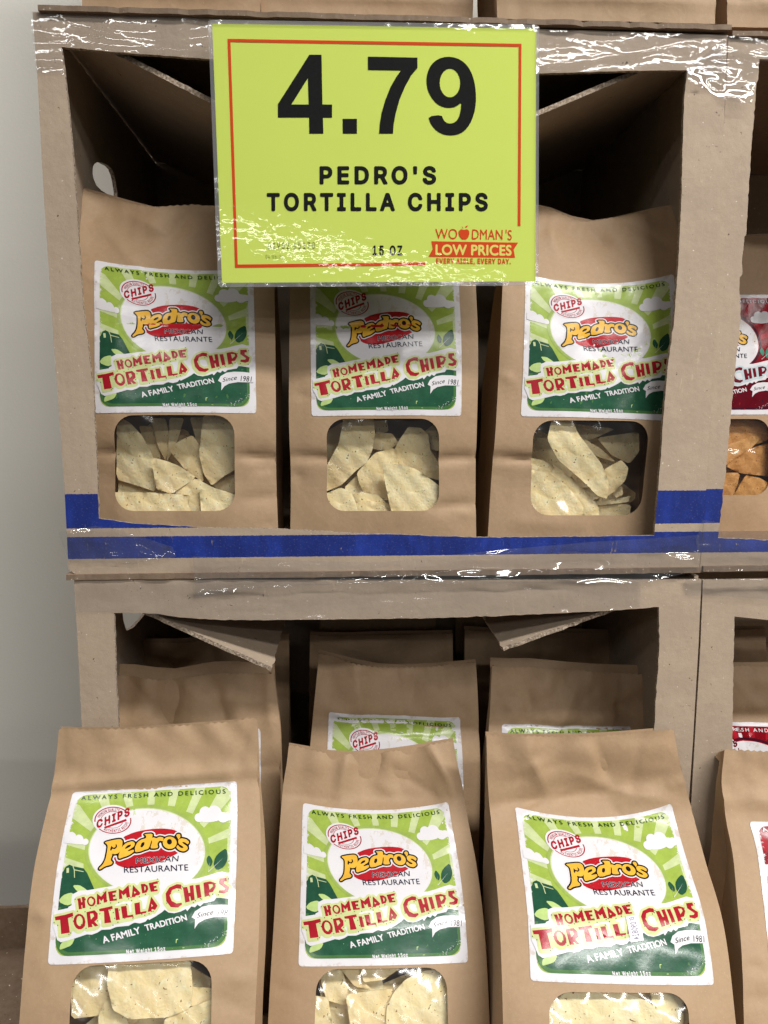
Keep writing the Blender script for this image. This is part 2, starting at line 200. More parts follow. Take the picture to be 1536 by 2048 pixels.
# ------------------------------------------------------------------ lettering outlines
INTER = {k: (v[0]/1000, [np.array(l).reshape(-1, 2)/1000 for l in v[1]]) for k, v in json.loads('''{"P":[533,[[60,0,60,509,235,509,263,507,289,503,312,497,332,487,350,476,366,462,379,447,390,430,398,411,404,391,407,370,409,348,407,325,404,304,398,284,390,265,379,248,366,233,350,219,332,207,312,198,289,191,263,187,235,186,109,186,109,242,233,242,252,243,269,246,284,250,297,256,308,264,318,272,327,282,333,294,338,306,342,319,344,333,344,348,344,362,342,376,338,389,333,402,326,413,318,423,308,431,297,439,284,444,268,449,251,451,232,452,125,452,125,0]]],"E":[507,[[60,0,60,509,372,509,372,452,125,452,125,286,355,286,355,229,125,229,125,57,375,57,375,0]]],"D":[590,[[219,0,96,0,96,57,215,57,244,58,272,63,296,70,318,81,337,94,354,110,368,128,379,149,388,172,394,198,398,226,399,255,398,285,394,312,388,337,379,361,368,381,354,399,338,415,320,428,299,438,275,446,249,450,221,452,93,452,93,509,225,509,261,507,294,501,325,492,353,478,377,461,399,441,418,418,433,391,446,361,455,329,460,293,462,255,460,217,455,181,446,149,433,119,417,92,398,68,376,48,351,31,322,17,291,8,256,2],[125,509,125,0,60,0,60,509]]],"R":[537,[[60,0,60,509,236,509,264,507,290,504,313,497,333,489,351,478,367,465,380,450,390,433,399,415,405,395,408,374,409,352,408,330,405,309,399,290,390,271,380,255,367,240,351,228,333,217,312,209,289,203,264,199,236,198,96,198,96,255,234,255,252,256,269,258,284,262,298,267,309,273,319,281,327,290,334,300,339,312,342,324,344,338,345,352,344,367,342,380,339,393,334,405,327,415,319,425,309,433,298,440,284,445,269,449,252,451,233,452,125,452,125,0],[353,0,230,229,303,229,428,0]]],"O":[621,[[267,-7,235,-5,205,1,177,11,150,25,126,42,105,63,86,88,70,115,57,146,48,179,42,215,40,254,42,293,48,329,57,362,70,393,86,421,105,445,126,466,150,484,177,498,205,508,235,514,267,516,299,514,329,508,357,498,384,484,408,466,429,445,448,421,464,393,477,362,486,329,491,293,493,254,491,215,486,179,477,146,464,115,448,88,429,63,408,42,384,25,357,11,329,1,299,-5],[267,53,289,54,310,59,330,66,349,76,367,89,383,105,396,123,408,144,418,168,425,194,429,223,430,254,429,286,425,314,418,341,408,365,396,386,383,404,367,420,349,433,330,443,310,450,289,454,267,456,245,454,223,450,203,443,184,433,167,420,151,404,137,385,125,364,116,340,109,314,105,285,103,254,105,223,109,194,116,168,125,144,137,123,151,105,167,89,184,76,203,66,223,59,245,54]]],"'":[294,[[78,318,70,509,136,509,128,318]]],"S":[535,[[224,-9,197,-8,172,-4,149,1,128,9,108,19,91,31,76,45,64,60,54,77,46,96,41,115,38,137,104,137,107,123,110,110,116,98,123,88,132,79,142,71,154,64,166,59,180,55,194,52,209,50,224,49,241,50,257,52,272,55,286,60,299,66,311,74,321,82,329,92,336,102,341,114,345,126,346,139,345,151,342,161,338,171,332,179,325,186,316,193,307,199,296,205,284,209,272,214,259,218,245,222,184,239,154,249,128,260,105,274,86,289,71,307,60,326,54,348,52,372,53,393,58,413,65,431,75,448,87,463,102,476,119,488,138,498,158,506,180,511,203,514,227,516,252,514,275,511,296,505,316,498,334,488,351,476,365,463,377,449,387,433,394,415,399,397,401,378,337,378,334,396,326,412,316,426,302,437,286,447,267,453,247,457,225,459,209,458,194,456,180,452,167,448,156,442,145,435,136,427,129,418,123,409,118,398,116,387,115,376,116,363,119,352,124,342,131,334,139,326,148,319,158,313,169,308,180,304,191,300,202,296,212,293,264,279,276,276,287,272,299,268,312,264,324,258,336,252,347,245,359,238,369,229,379,220,387,209,395,198,401,185,405,171,407,155,408,139,407,118,403,99,396,81,386,64,374,48,360,34,343,21,323,11,302,2,278,-4,252,-8]]],"T":[537,[[32,452,32,509,417,509,417,452,257,452,257,0,193,0,193,452]]],"I":[389,[[31,0,31,57,118,57,118,452,31,452,31,509,269,509,269,452,183,452,183,57,269,57,269,0]]],"L":[481,[[60,0,60,509,125,509,125,57,361,57,361,0]]],"A":[568,[[16,0,201,509,276,509,463,0,395,0,287,302,282,317,276,334,270,352,264,372,257,394,250,420,241,447,232,478,245,478,236,447,228,419,220,393,213,371,206,351,201,333,195,317,191,302,85,0],[110,142,110,199,370,199,370,142]]],"C":[598,[[267,-7,235,-5,205,1,177,11,150,25,126,42,104,63,86,88,70,115,57,146,48,179,42,215,40,254,42,293,48,329,57,362,70,393,86,421,104,445,126,466,150,484,177,498,205,508,235,514,267,516,286,515,305,513,323,509,340,504,357,498,373,490,388,481,402,471,415,460,427,447,438,433,448,418,456,402,463,385,469,367,473,348,408,348,405,361,401,373,395,384,389,395,382,404,375,413,366,421,357,428,348,435,337,440,327,445,315,449,304,452,292,454,280,455,267,456,245,454,223,450,203,443,184,432,166,419,150,403,137,385,125,364,116,340,109,314,105,285,103,254,105,223,109,194,116,168,125,145,137,123,151,105,166,89,184,76,203,66,223,59,245,54,267,53,280,53,292,55,304,57,315,60,327,64,337,69,348,74,357,81,366,88,375,96,382,105,389,114,395,125,401,136,405,148,408,160,473,160,469,142,463,124,457,107,448,91,438,76,428,62,416,49,402,38,388,28,373,19,357,11,341,5,323,0,305,-4,286,-6]]],"H":[605,[[60,0,60,509,125,509,125,289,392,289,392,509,457,509,457,0,392,0,392,232,125,232,125,0]]],"1":[541,[[76,0,76,55,391,55,391,0],[276,509,276,0,212,0,212,448,209,448,86,358,86,427,198,509]]],"5":[541,[[221,-7,199,-6,178,-2,159,3,140,11,123,21,108,32,94,45,83,60,73,76,66,93,62,111,60,130,122,130,124,119,127,108,132,98,138,89,145,80,154,73,163,66,173,60,184,56,196,52,208,50,221,50,236,51,250,53,264,58,276,64,288,72,298,82,307,92,314,104,320,117,324,131,327,146,328,162,327,178,324,193,320,208,314,221,306,233,297,244,286,254,275,262,262,269,248,273,233,276,218,277,205,276,192,275,180,272,167,268,156,264,145,258,136,252,128,246,67,253,96,509,366,509,366,452,151,452,134,301,136,301,145,308,155,315,166,320,178,325,190,329,203,331,216,333,229,334,247,333,263,330,279,326,294,321,308,314,321,306,334,296,345,285,355,273,364,260,372,246,379,231,384,215,388,199,390,181,391,163,390,139,385,117,379,95,369,76,357,57,343,41,327,27,309,15,289,6,268,-1,245,-5]]],"Z":[526,[[42,0,42,46,273,385,281,396,289,408,298,419,306,431,315,442,323,453,332,464,341,476,348,454,332,454,317,453,301,453,285,452,270,452,254,452,238,452,223,452,40,452,40,509,397,509,397,462,169,129,160,117,152,105,143,93,134,81,97,33,90,54,106,55,121,56,137,56,152,57,168,57,183,57,199,57,214,57,399,57,399,0]]],"0":[541,[[227,-7,199,-5,174,1,151,11,130,24,111,41,95,62,80,86,69,113,60,144,53,178,49,214,48,254,49,294,53,330,60,364,69,395,81,422,95,447,112,467,130,484,151,498,174,508,200,514,227,516,254,514,279,508,302,498,323,484,342,467,358,447,372,422,384,395,393,364,400,330,404,294,405,254,404,214,400,178,393,144,384,113,373,86,359,62,342,41,323,24,302,11,279,1,254,-5],[227,50,245,51,261,56,276,63,290,74,303,87,313,103,323,122,330,144,336,168,340,194,343,223,344,254,343,285,340,314,336,341,330,365,323,387,313,405,303,422,290,435,276,446,261,453,245,458,227,460,209,458,192,453,177,446,163,435,151,422,140,405,131,387,123,365,117,341,113,314,110,285,109,254,110,223,113,194,117,168,123,144,131,122,140,103,151,87,163,74,177,63,192,56,209,51]]],"W":[774,[[155,0,16,509,82,509,163,196,166,183,170,171,173,158,175,145,187,94,189,80,192,67,195,53,197,40,189,40,192,53,194,67,197,80,200,94,203,107,205,120,208,133,211,145,224,196,306,509,380,509,462,196,465,183,468,171,471,158,474,145,486,94,489,80,492,67,494,53,497,40,488,40,491,53,493,67,496,80,499,94,502,107,504,120,507,133,510,145,523,196,603,509,670,509,530,0,455,0,368,323,363,339,359,356,355,373,351,391,347,410,344,431,340,452,336,475,350,475,346,453,342,433,339,413,335,395,331,377,327,359,323,341,318,323,230,0]]],"V":[568,[[204,0,16,509,84,509,192,206,197,192,203,176,209,158,215,137,222,115,230,89,239,61,248,31,235,31,244,62,252,90,260,115,267,138,274,158,279,176,285,192,290,206,395,509,463,509,278,0]]],"Y":[560,[[203,0,203,208,16,509,91,509,192,344,200,331,208,318,215,305,222,292,229,279,236,264,243,248,250,230,224,230,231,248,237,265,244,280,251,293,258,306,265,318,273,331,280,344,381,509,455,509,268,208,268,0]]],",":[276,[[38,-119,68,71,137,71,84,-119]]],".":[276,[[95,-4,86,-4,78,-1,70,3,63,9,57,16,53,24,50,32,50,41,50,50,53,59,57,66,63,73,70,79,78,83,86,86,95,87,104,86,113,83,121,79,128,73,134,66,138,59,140,50,141,41,140,32,138,24,134,16,128,9,121,3,113,-1,104,-4]]],"2":[541,[[64,0,64,47,234,229,248,243,261,257,272,270,282,282,291,294,299,305,305,316,311,327,315,337,318,348,320,360,320,371,319,385,317,397,313,408,308,419,301,428,293,436,283,443,273,449,262,454,250,457,237,459,224,460,209,459,196,457,184,453,172,447,162,441,153,433,145,424,139,413,134,402,130,390,128,376,127,362,66,362,67,384,71,405,77,424,86,442,98,459,111,473,126,486,143,496,162,505,182,511,203,514,225,516,247,514,268,511,288,505,306,497,323,486,337,474,350,461,361,445,370,428,376,411,380,392,381,372,380,358,378,345,375,331,371,318,365,304,357,290,347,275,336,259,322,241,306,223,288,202,267,180,153,60,153,57,389,57,389,0]]],"3":[541,[[218,-7,195,-6,173,-3,152,2,133,10,114,19,98,30,83,43,70,57,60,74,52,91,46,111,44,132,109,132,111,119,115,107,120,97,126,87,134,78,144,71,154,64,165,59,178,55,191,52,204,50,219,50,234,51,248,53,262,56,275,61,287,67,297,74,307,83,315,93,321,104,325,116,328,130,329,145,328,158,326,172,322,184,316,196,308,207,299,217,288,226,275,234,260,240,242,244,223,247,201,248,157,248,157,299,288,448,288,452,70,452,70,509,372,509,372,461,211,278,211,289,239,290,264,288,287,284,308,276,327,265,344,253,359,239,371,222,381,205,387,186,392,166,393,145,392,123,387,103,380,84,370,66,358,50,344,36,327,23,309,12,288,4,266,-2,243,-6]]],"4":[541,[[40,105,40,158,247,509,311,509,109,166,109,163,413,163,413,105],[282,0,282,121,282,146,282,318,343,318,343,0]]],"6":[541,[[226,-7,203,-5,182,-1,161,5,142,15,125,26,109,40,96,56,84,74,75,94,69,115,65,138,64,162,65,180,68,199,73,219,80,239,89,261,102,285,118,311,137,340,252,509,322,509,151,261,145,261,149,268,154,275,159,281,165,288,172,293,179,299,187,303,196,307,205,310,214,312,224,314,235,314,257,313,278,309,298,303,316,295,332,284,346,271,359,257,370,240,378,221,384,201,388,180,389,157,388,134,384,112,377,92,368,73,356,55,343,39,327,26,310,14,291,5,271,-2,249,-6],[226,48,241,49,254,52,267,56,279,63,289,70,299,79,307,90,314,101,320,114,324,128,327,142,327,157,327,173,324,187,320,201,314,213,307,225,299,235,289,244,279,251,267,258,254,262,241,264,226,265,212,264,198,262,186,258,174,252,163,244,153,235,145,225,138,214,132,201,128,188,126,174,125,158,126,143,128,128,132,114,138,102,145,90,153,79,163,70,174,63,186,56,198,52,212,49]]],"7":[541,[[97,0,323,448,323,452,62,452,62,509,391,509,391,449,165,0]]],"9":[541,[[226,516,249,514,271,510,291,503,310,494,328,482,343,468,356,452,368,434,377,414,384,393,388,371,389,347,388,328,385,309,380,290,373,270,363,248,350,224,334,197,315,168,200,0,130,0,301,248,307,248,303,240,299,234,294,227,287,221,281,215,273,210,265,206,257,202,248,199,238,196,228,195,218,195,195,196,175,199,155,206,137,214,121,225,106,237,94,252,83,269,74,287,68,307,65,329,64,352,65,375,69,397,75,417,85,436,96,454,110,469,125,483,143,494,162,504,182,510,203,514],[226,460,212,459,199,457,186,452,174,446,163,438,154,429,145,419,138,407,133,395,129,381,126,367,125,352,126,336,129,322,133,308,138,295,145,284,154,274,163,265,174,257,186,251,199,247,212,244,226,243,240,244,254,247,267,251,279,257,289,265,299,273,307,284,314,295,320,308,324,321,327,335,327,350,327,366,324,381,320,394,314,407,307,419,299,429,290,438,279,446,267,452,254,457,241,459]]],"/":[337,[[235,533,71,-76,14,-76,178,533]]],"N":[611,[[60,0,60,509,136,509,343,183,347,176,352,169,357,160,363,151,369,141,375,130,381,119,388,107,394,94,401,82,407,68,414,55,405,54,403,68,402,81,401,95,401,108,400,121,400,134,399,146,399,157,399,195,399,509,463,509,463,0,387,0,202,290,177,331,171,342,164,354,156,367,148,381,108,452,119,454,122,384,124,328,125,291,125,0]]],"M":[716,[[60,0,60,509,152,509,277,187,287,159,299,123,311,84,322,49,307,49,318,83,330,121,342,158,352,187,476,509,568,509,568,0,504,0,504,291,504,327,505,369,506,413,507,457,513,457,509,445,505,433,502,421,498,409,482,363,467,322,456,291,342,0,286,0,170,291,159,321,145,361,129,408,112,457,119,457,120,416,121,372,122,328,122,291,122,0]]],"U":[605,[[259,-8,230,-7,203,-2,177,5,154,15,133,28,114,43,98,60,85,80,74,101,66,124,62,148,60,173,60,509,124,509,124,178,125,160,128,144,133,128,141,113,150,99,160,87,173,77,187,68,203,61,220,56,239,53,259,52,279,53,298,56,315,61,331,68,345,77,357,87,368,99,377,113,384,128,389,144,392,160,393,178,393,509,457,509,457,173,456,148,451,124,443,101,433,80,419,60,403,43,384,28,363,15,340,5,315,-2,288,-7]]],"e":[492,[[212,-8,185,-7,161,-2,138,6,117,16,98,30,82,46,68,64,56,85,46,108,40,132,35,159,34,187,35,215,39,242,46,267,55,290,67,311,81,329,97,346,115,359,135,370,157,378,180,383,205,384,221,384,236,382,251,379,266,374,280,368,294,361,307,351,319,341,331,329,341,315,350,299,357,282,363,263,368,242,370,219,371,194,371,169,75,169,75,221,338,221,310,202,309,220,307,237,303,254,298,269,291,282,283,294,273,305,263,314,250,321,237,326,222,329,205,330,189,329,173,326,159,321,146,313,135,304,125,294,116,282,109,270,103,256,99,241,97,226,96,211,96,178,97,157,100,139,104,122,110,106,118,92,128,80,139,70,151,61,165,55,179,50,195,47,212,46,224,47,234,48,244,50,254,53,263,56,271,61,278,66,285,73,292,80,297,88,302,96,306,105,365,91,360,77,353,63,345,51,335,39,324,29,311,19,298,11,283,4,266,-1,249,-5,231,-7]]],"t":[315,[[204,379,204,327,6,327,6,379],[65,471,126,471,126,98,127,86,128,76,132,68,136,61,142,56,150,53,159,51,170,50,185,51,202,54,213,2,208,0,203,-1,198,-2,192,-3,186,-3,180,-4,174,-4,168,-4,145,-3,125,2,107,10,92,21,80,35,72,52,67,71,65,93]]],"w":[655,[[138,0,23,379,87,379,133,214,138,196,143,177,149,157,154,137,159,115,165,91,170,67,175,41,165,41,170,66,175,90,180,113,186,135,191,156,196,176,201,195,206,214,252,379,316,379,362,214,366,196,371,176,376,157,382,136,387,114,392,91,397,67,402,41,391,41,397,66,402,90,408,113,413,135,418,156,423,176,429,195,434,214,480,379,545,379,429,0,368,0,319,172,305,225,301,239,297,252,294,266,291,280,277,338,291,338,277,280,263,225,259,211,255,198,252,185,248,172,199,0]]],"i":[255,[[53,0,53,379,114,379,114,0],[84,443,75,444,67,446,60,449,54,455,48,461,44,468,42,475,41,483,42,491,44,499,48,506,54,512,60,517,67,521,75,523,84,524,92,523,100,521,107,517,114,512,119,506,123,499,126,491,126,483,126,475,123,468,119,461,114,455,107,449,100,446,92,444]]],"g":[513,[[207,-151,187,-150,168,-148,150,-144,134,-140,119,-134,105,-127,93,-119,82,-110,73,-101,64,-91,57,-80,51,-69,101,-41,106,-47,110,-53,116,-59,122,-66,128,-72,136,-78,145,-83,154,-88,165,-92,178,-95,192,-97,207,-97,229,-96,249,-92,267,-85,282,-75,295,-62,304,-47,310,-28,311,-6,311,68,306,68,302,62,298,56,293,49,287,41,280,34,272,28,263,21,252,16,241,11,227,8,212,5,195,5,173,6,152,10,132,17,113,27,95,39,80,53,67,71,55,90,46,112,39,136,35,163,34,191,35,220,39,246,46,271,55,293,66,314,80,332,95,347,112,361,131,371,152,378,173,383,196,384,213,384,228,382,242,378,253,373,264,367,273,360,281,353,288,346,294,338,299,331,304,325,308,319,313,319,313,379,372,379,372,-9,371,-32,367,-54,360,-73,350,-90,338,-104,324,-117,308,-127,291,-136,271,-142,251,-147,229,-150],[205,59,222,60,237,63,251,68,264,75,275,84,285,95,293,107,300,121,305,137,309,154,312,172,312,193,312,212,309,231,305,248,300,264,293,278,285,291,275,303,264,312,251,320,237,325,222,329,205,330,188,329,172,325,158,320,145,312,134,302,124,290,115,277,109,262,103,246,99,229,97,212,96,193,97,173,99,155,103,138,109,123,116,108,124,96,134,85,145,76,158,68,172,63,188,60]]],"h":[498,[[114,227,114,0,53,0,53,509,114,509,114,287,102,287,112,312,124,332,137,349,152,362,169,372,187,379,207,383,227,384,246,383,264,380,280,376,295,369,309,360,321,349,332,336,341,321,348,304,353,285,356,264,357,240,357,0,296,0,296,235,295,256,290,275,283,291,273,304,260,315,246,323,229,328,210,329,197,328,184,326,172,322,161,317,150,311,141,303,133,293,126,283,121,271,117,257,114,243]]],"o":[503,[[207,-8,182,-7,159,-2,137,6,117,16,98,30,82,46,68,64,56,85,46,108,40,133,36,159,34,187,36,216,40,243,46,268,56,291,68,312,82,330,98,346,117,360,137,371,159,378,182,383,207,384,233,383,256,378,278,371,299,360,317,346,333,330,347,312,359,291,369,268,376,243,380,216,381,187,380,159,376,133,369,108,359,85,347,64,333,46,317,30,299,16,278,6,256,-2,233,-7],[207,46,226,48,242,51,257,57,270,66,282,76,292,89,300,102,307,117,312,134,316,151,318,169,319,187,318,206,316,224,312,242,307,258,300,274,292,287,282,300,270,310,257,319,242,325,226,329,207,330,189,329,173,325,158,319,145,310,134,300,124,287,115,274,108,258,103,242,99,224,97,206,96,187,97,169,99,151,103,134,108,117,115,102,124,89,134,76,145,66,158,57,173,51,189,48]]],"z":[468,[[42,0,42,46,254,320,254,323,48,323,48,379,333,379,333,331,126,60,126,56,339,56,339,0]]],"Q":[621,[[245,159,313,159,369,85,384,65,468,-48,401,-48,346,27,331,46],[267,-7,235,-5,205,1,177,11,150,25,126,42,105,63,86,88,70,115,57,146,48,179,42,215,40,254,42,293,48,329,57,362,70,393,86,421,105,445,126,466,150,484,177,498,205,508,235,514,267,516,299,514,329,508,357,498,384,484,408,466,429,445,448,421,464,393,477,362,486,329,491,293,493,254,491,215,486,179,477,146,464,115,448,88,429,63,408,42,384,25,357,11,329,1,299,-5],[267,53,289,54,310,59,330,66,349,76,367,89,383,105,396,123,408,144,418,168,425,194,429,223,430,254,429,286,425,314,418,341,408,365,396,386,383,404,367,420,349,433,330,443,310,450,289,454,267,456,245,454,223,450,203,443,184,433,167,420,151,404,137,385,125,364,116,340,109,314,105,285,103,254,105,223,109,194,116,168,125,144,137,123,151,105,167,89,184,76,203,66,223,59,245,54]]],"8":[541,[[226,-7,201,-6,178,-2,156,3,136,11,117,21,101,33,86,47,74,62,64,78,57,96,53,115,52,135,53,151,55,166,59,181,65,195,72,208,81,220,90,231,101,241,113,249,125,256,139,261,153,265,153,267,135,273,119,282,105,293,93,308,83,324,76,342,72,360,70,380,72,399,75,417,82,434,90,450,101,464,114,477,129,488,146,498,164,506,184,511,204,514,226,516,248,514,269,511,288,506,306,498,323,488,337,477,350,464,361,450,370,434,377,417,380,399,382,380,380,361,376,342,369,324,359,308,347,293,333,282,318,273,300,267,300,265,314,261,327,256,339,249,351,241,362,231,372,220,380,208,387,195,393,181,397,166,400,151,401,135,399,115,395,96,388,78,378,62,366,47,352,33,335,21,317,11,296,3,275,-2,251,-6],[226,49,243,50,258,52,272,55,285,60,296,66,307,74,315,82,323,91,329,102,333,113,336,126,337,139,336,152,333,165,329,177,322,189,314,199,305,208,295,216,283,223,270,228,256,232,242,234,226,235,211,234,196,232,182,228,169,223,157,216,147,208,138,199,130,189,123,177,119,165,116,152,115,139,116,126,119,113,123,102,129,91,136,82,145,74,156,66,167,60,180,55,195,52,210,50],[226,290,239,290,252,292,263,296,274,300,284,306,293,313,300,321,307,330,312,341,316,351,318,363,319,376,318,388,316,399,313,410,308,420,301,429,294,437,285,444,275,449,264,454,252,457,240,459,226,460,213,459,200,457,188,454,177,449,167,444,159,437,151,429,145,420,139,410,136,399,134,388,133,376,134,363,136,351,139,341,145,330,151,321,159,313,168,306,178,300,189,296,201,292,213,290]]]}''').items()}
HUM = {}
def load_builtin(chars):
    obs = []
    for ch in chars:
        c = bpy.data.curves.new('glyph', 'FONT'); c.body = ch+'|'
        o = bpy.data.objects.new('glyph', c); COL.objects.link(o); obs.append((ch, o))
    dg = bpy.context.evaluated_depsgraph_get()
    for ch, o in obs:
        ev = o.evaluated_get(dg); cu = ev.to_curve(dg); sp = []
        for s in cu.splines:
            if s.type == 'BEZIER':
                P = s.bezier_points; r = []
                for i in range(len(P)):
                    a, b = P[i], P[(i+1) % len(P)]
                    st = (a.handle_right-a.co).cross(b.co-a.co).length < 1e-5 and (b.handle_left-b.co).cross(b.co-a.co).length < 1e-5
                    n = 1 if st else 4
                    for k in range(n):
                        t = k/n
                        q = a.co*(1-t)**3+a.handle_right*(3*(1-t)**2*t)+b.handle_left*(3*(1-t)*t*t)+b.co*t**3
                        r.append((q.x, q.y))
            else: r = [(p.co.x, p.co.y) for p in s.points]
            sp.append(np.array(r))
        bar = sp.pop(); HUM[ch] = (float(bar[:, 0].min())-0.1, sp)
        ev.to_curve_clear()
    for ch, o in obs:
        c = o.data; bpy.data.objects.remove(o); bpy.data.curves.remove(c)
load_builtin(sorted(set("ALWAYSFRESHANDDELICIOUSMEXICANRESTAURANTEPREMIUMQUALITYAUTHENTICRECIPESince1981fresh0824OWDMAN'SFAMILYTRADITIONSEASONEDCHIPS67543")))
def layout(body, font, track=0.0):
    x = 0; out = []
    for ch in body:
        if ch == ' ': x += 0.27+track; continue
        adv, lp = font[ch]
        out.append((x, lp)); x += adv+track
    return out, x-track
def cap_h(font): return max(l[:, 1].max() for l in font['E' if 'E' in font else 'S'][1])
def glyph_mesh(lp, bold, n):
    h = max(l[:, 1].max() for l in lp)-min(l[:, 1].min() for l in lp)
    return sdf_mesh(lp, bold, max(h, .3)/n)

class Art:
    def __init__(s): s.V, s.F, s.M, s.L = [], [], [], []
    def add(s, V, F, mat, layer):
        b = len(s.V)
        s.V += [(float(v[0]), float(v[1]), layer) for v in V]
        for f in F:
            s.F.append(tuple(b+i for i in f)); s.M.append(mat)
    def poly(s, loops, mat, layer, step=0.05):
        V, F = tri(loops, step); s.add(V, F, mat, layer)
    def text(s, body, font, mp, mat, layer, bold=0.0, track=0.0, n=14, shear=0.0):
        """mp maps (fraction along the line, height in cap heights, total width/cap height) to 2D"""
        gl, W = layout(body, font, track); H = cap_h(font)
        for x, lp in gl:
            V, F = glyph_mesh(lp, bold, n)
            if len(V): s.add(mp(np.c_[(V[:, 0]+x+shear*V[:, 1])/W, V[:, 1]/H]), F, mat, layer)
def line_map(conv, p0, p1, h, up=None):
    p0, p1 = np.array(p0, float), np.array(p1, float); d = p1-p0
    if up is None:
        n = np.array([d[1], -d[0]])/np.linalg.norm(d)
    else: n = np.array(up, float)/np.linalg.norm(up)
    def mp(q): return conv(p0+q[:, :1]*d+q[:, 1:]*n*h)
    return mp
# ------------------------------------------------------------------ materials
def S2L(r, g, b):
    f = lambda c: (c/255/12.92) if c/255 <= .04045 else ((c/255+.055)/1.055)**2.4
    return (f(r), f(g), f(b), 1.0)
class NT:
    def __init__(s, name):
        s.m = bpy.data.materials.new(name); s.m.use_nodes = True; s.t = s.m.node_tree; s.n = s.t.nodes
        s.b = s.n['Principled BSDF']; s.out = s.n['Material Output']
    def node(s, typ, **kw):
        x = s.n.new(typ)
        for k, v in kw.items(): setattr(x, k, v)
        return x
    def link(s, a, b): s.t.links.new(a, b)
    def coord(s, which='Object'): return s.node('ShaderNodeTexCoord').outputs[which]
    def noise(s, vec, scale, detail=3, rough=.55, dist=0, stretch=None):
        if stretch:
            mp = s.node('ShaderNodeMapping'); mp.inputs['Scale'].default_value = stretch; s.link(vec, mp.inputs['Vector']); vec = mp.outputs[0]
        x = s.node('ShaderNodeTexNoise'); s.link(vec, x.inputs['Vector'])
        x.inputs['Scale'].default_value = scale; x.inputs['Detail'].default_value = detail
        x.inputs['Roughness'].default_value = rough; x.inputs['Distortion'].default_value = dist
        return x.outputs[0]
    def ramp(s, fac, stops, interp='LINEAR'):
        r = s.node('ShaderNodeValToRGB'); r.color_ramp.interpolation = interp
        e = r.color_ramp.elements
        while len(e) < len(stops): e.new(0.5)
        for k, (p, c) in enumerate(stops):
            e[k].position = p; e[k].color = c if len(c) == 4 else (*c, 1)
        s.link(fac, r.inputs[0]); return r.outputs[0]
    def mix(s, fac, a, b, mode='MIX'):
        x = s.node('ShaderNodeMix', data_type='RGBA', blend_type=mode)
        for v, i in ((fac, 0), (a, 6), (b, 7)):
            if hasattr(v, 'links'): s.link(v, x.inputs[i])
            else: x.inputs[i].default_value = v
        return x.outputs[2]
    def math(s, op, a, b=0.0, clamp=False):
        x = s.node('ShaderNodeMath', operation=op, use_clamp=clamp)
        for v, i in ((a, 0), (b, 1)):
            if hasattr(v, 'links'): s.link(v, x.inputs[i])
            else: x.inputs[i].default_value = v
        return x.outputs[0]
    def bump(s, h, strength, dist, prev=None):
        x = s.node('ShaderNodeBump'); x.inputs['Strength'].default_value = strength; x.inputs['Distance'].default_value = dist
        s.link(h, x.inputs['Height'])
        if prev is not None: s.link(prev, x.inputs['Normal'])
        return x.outputs[0]
    def set(s, **kw):
        for k, v in kw.items():
            k = k.replace('_', ' ')
            if hasattr(v, 'links'): s.link(v, s.b.inputs[k])
            else: s.b.inputs[k].default_value = v
    def xyz(s, v):
        x = s.node('ShaderNodeSeparateXYZ'); s.link(v, x.inputs[0]); return x.outputs
W3, B3 = (1, 1, 1, 1), (0, 0, 0, 1)

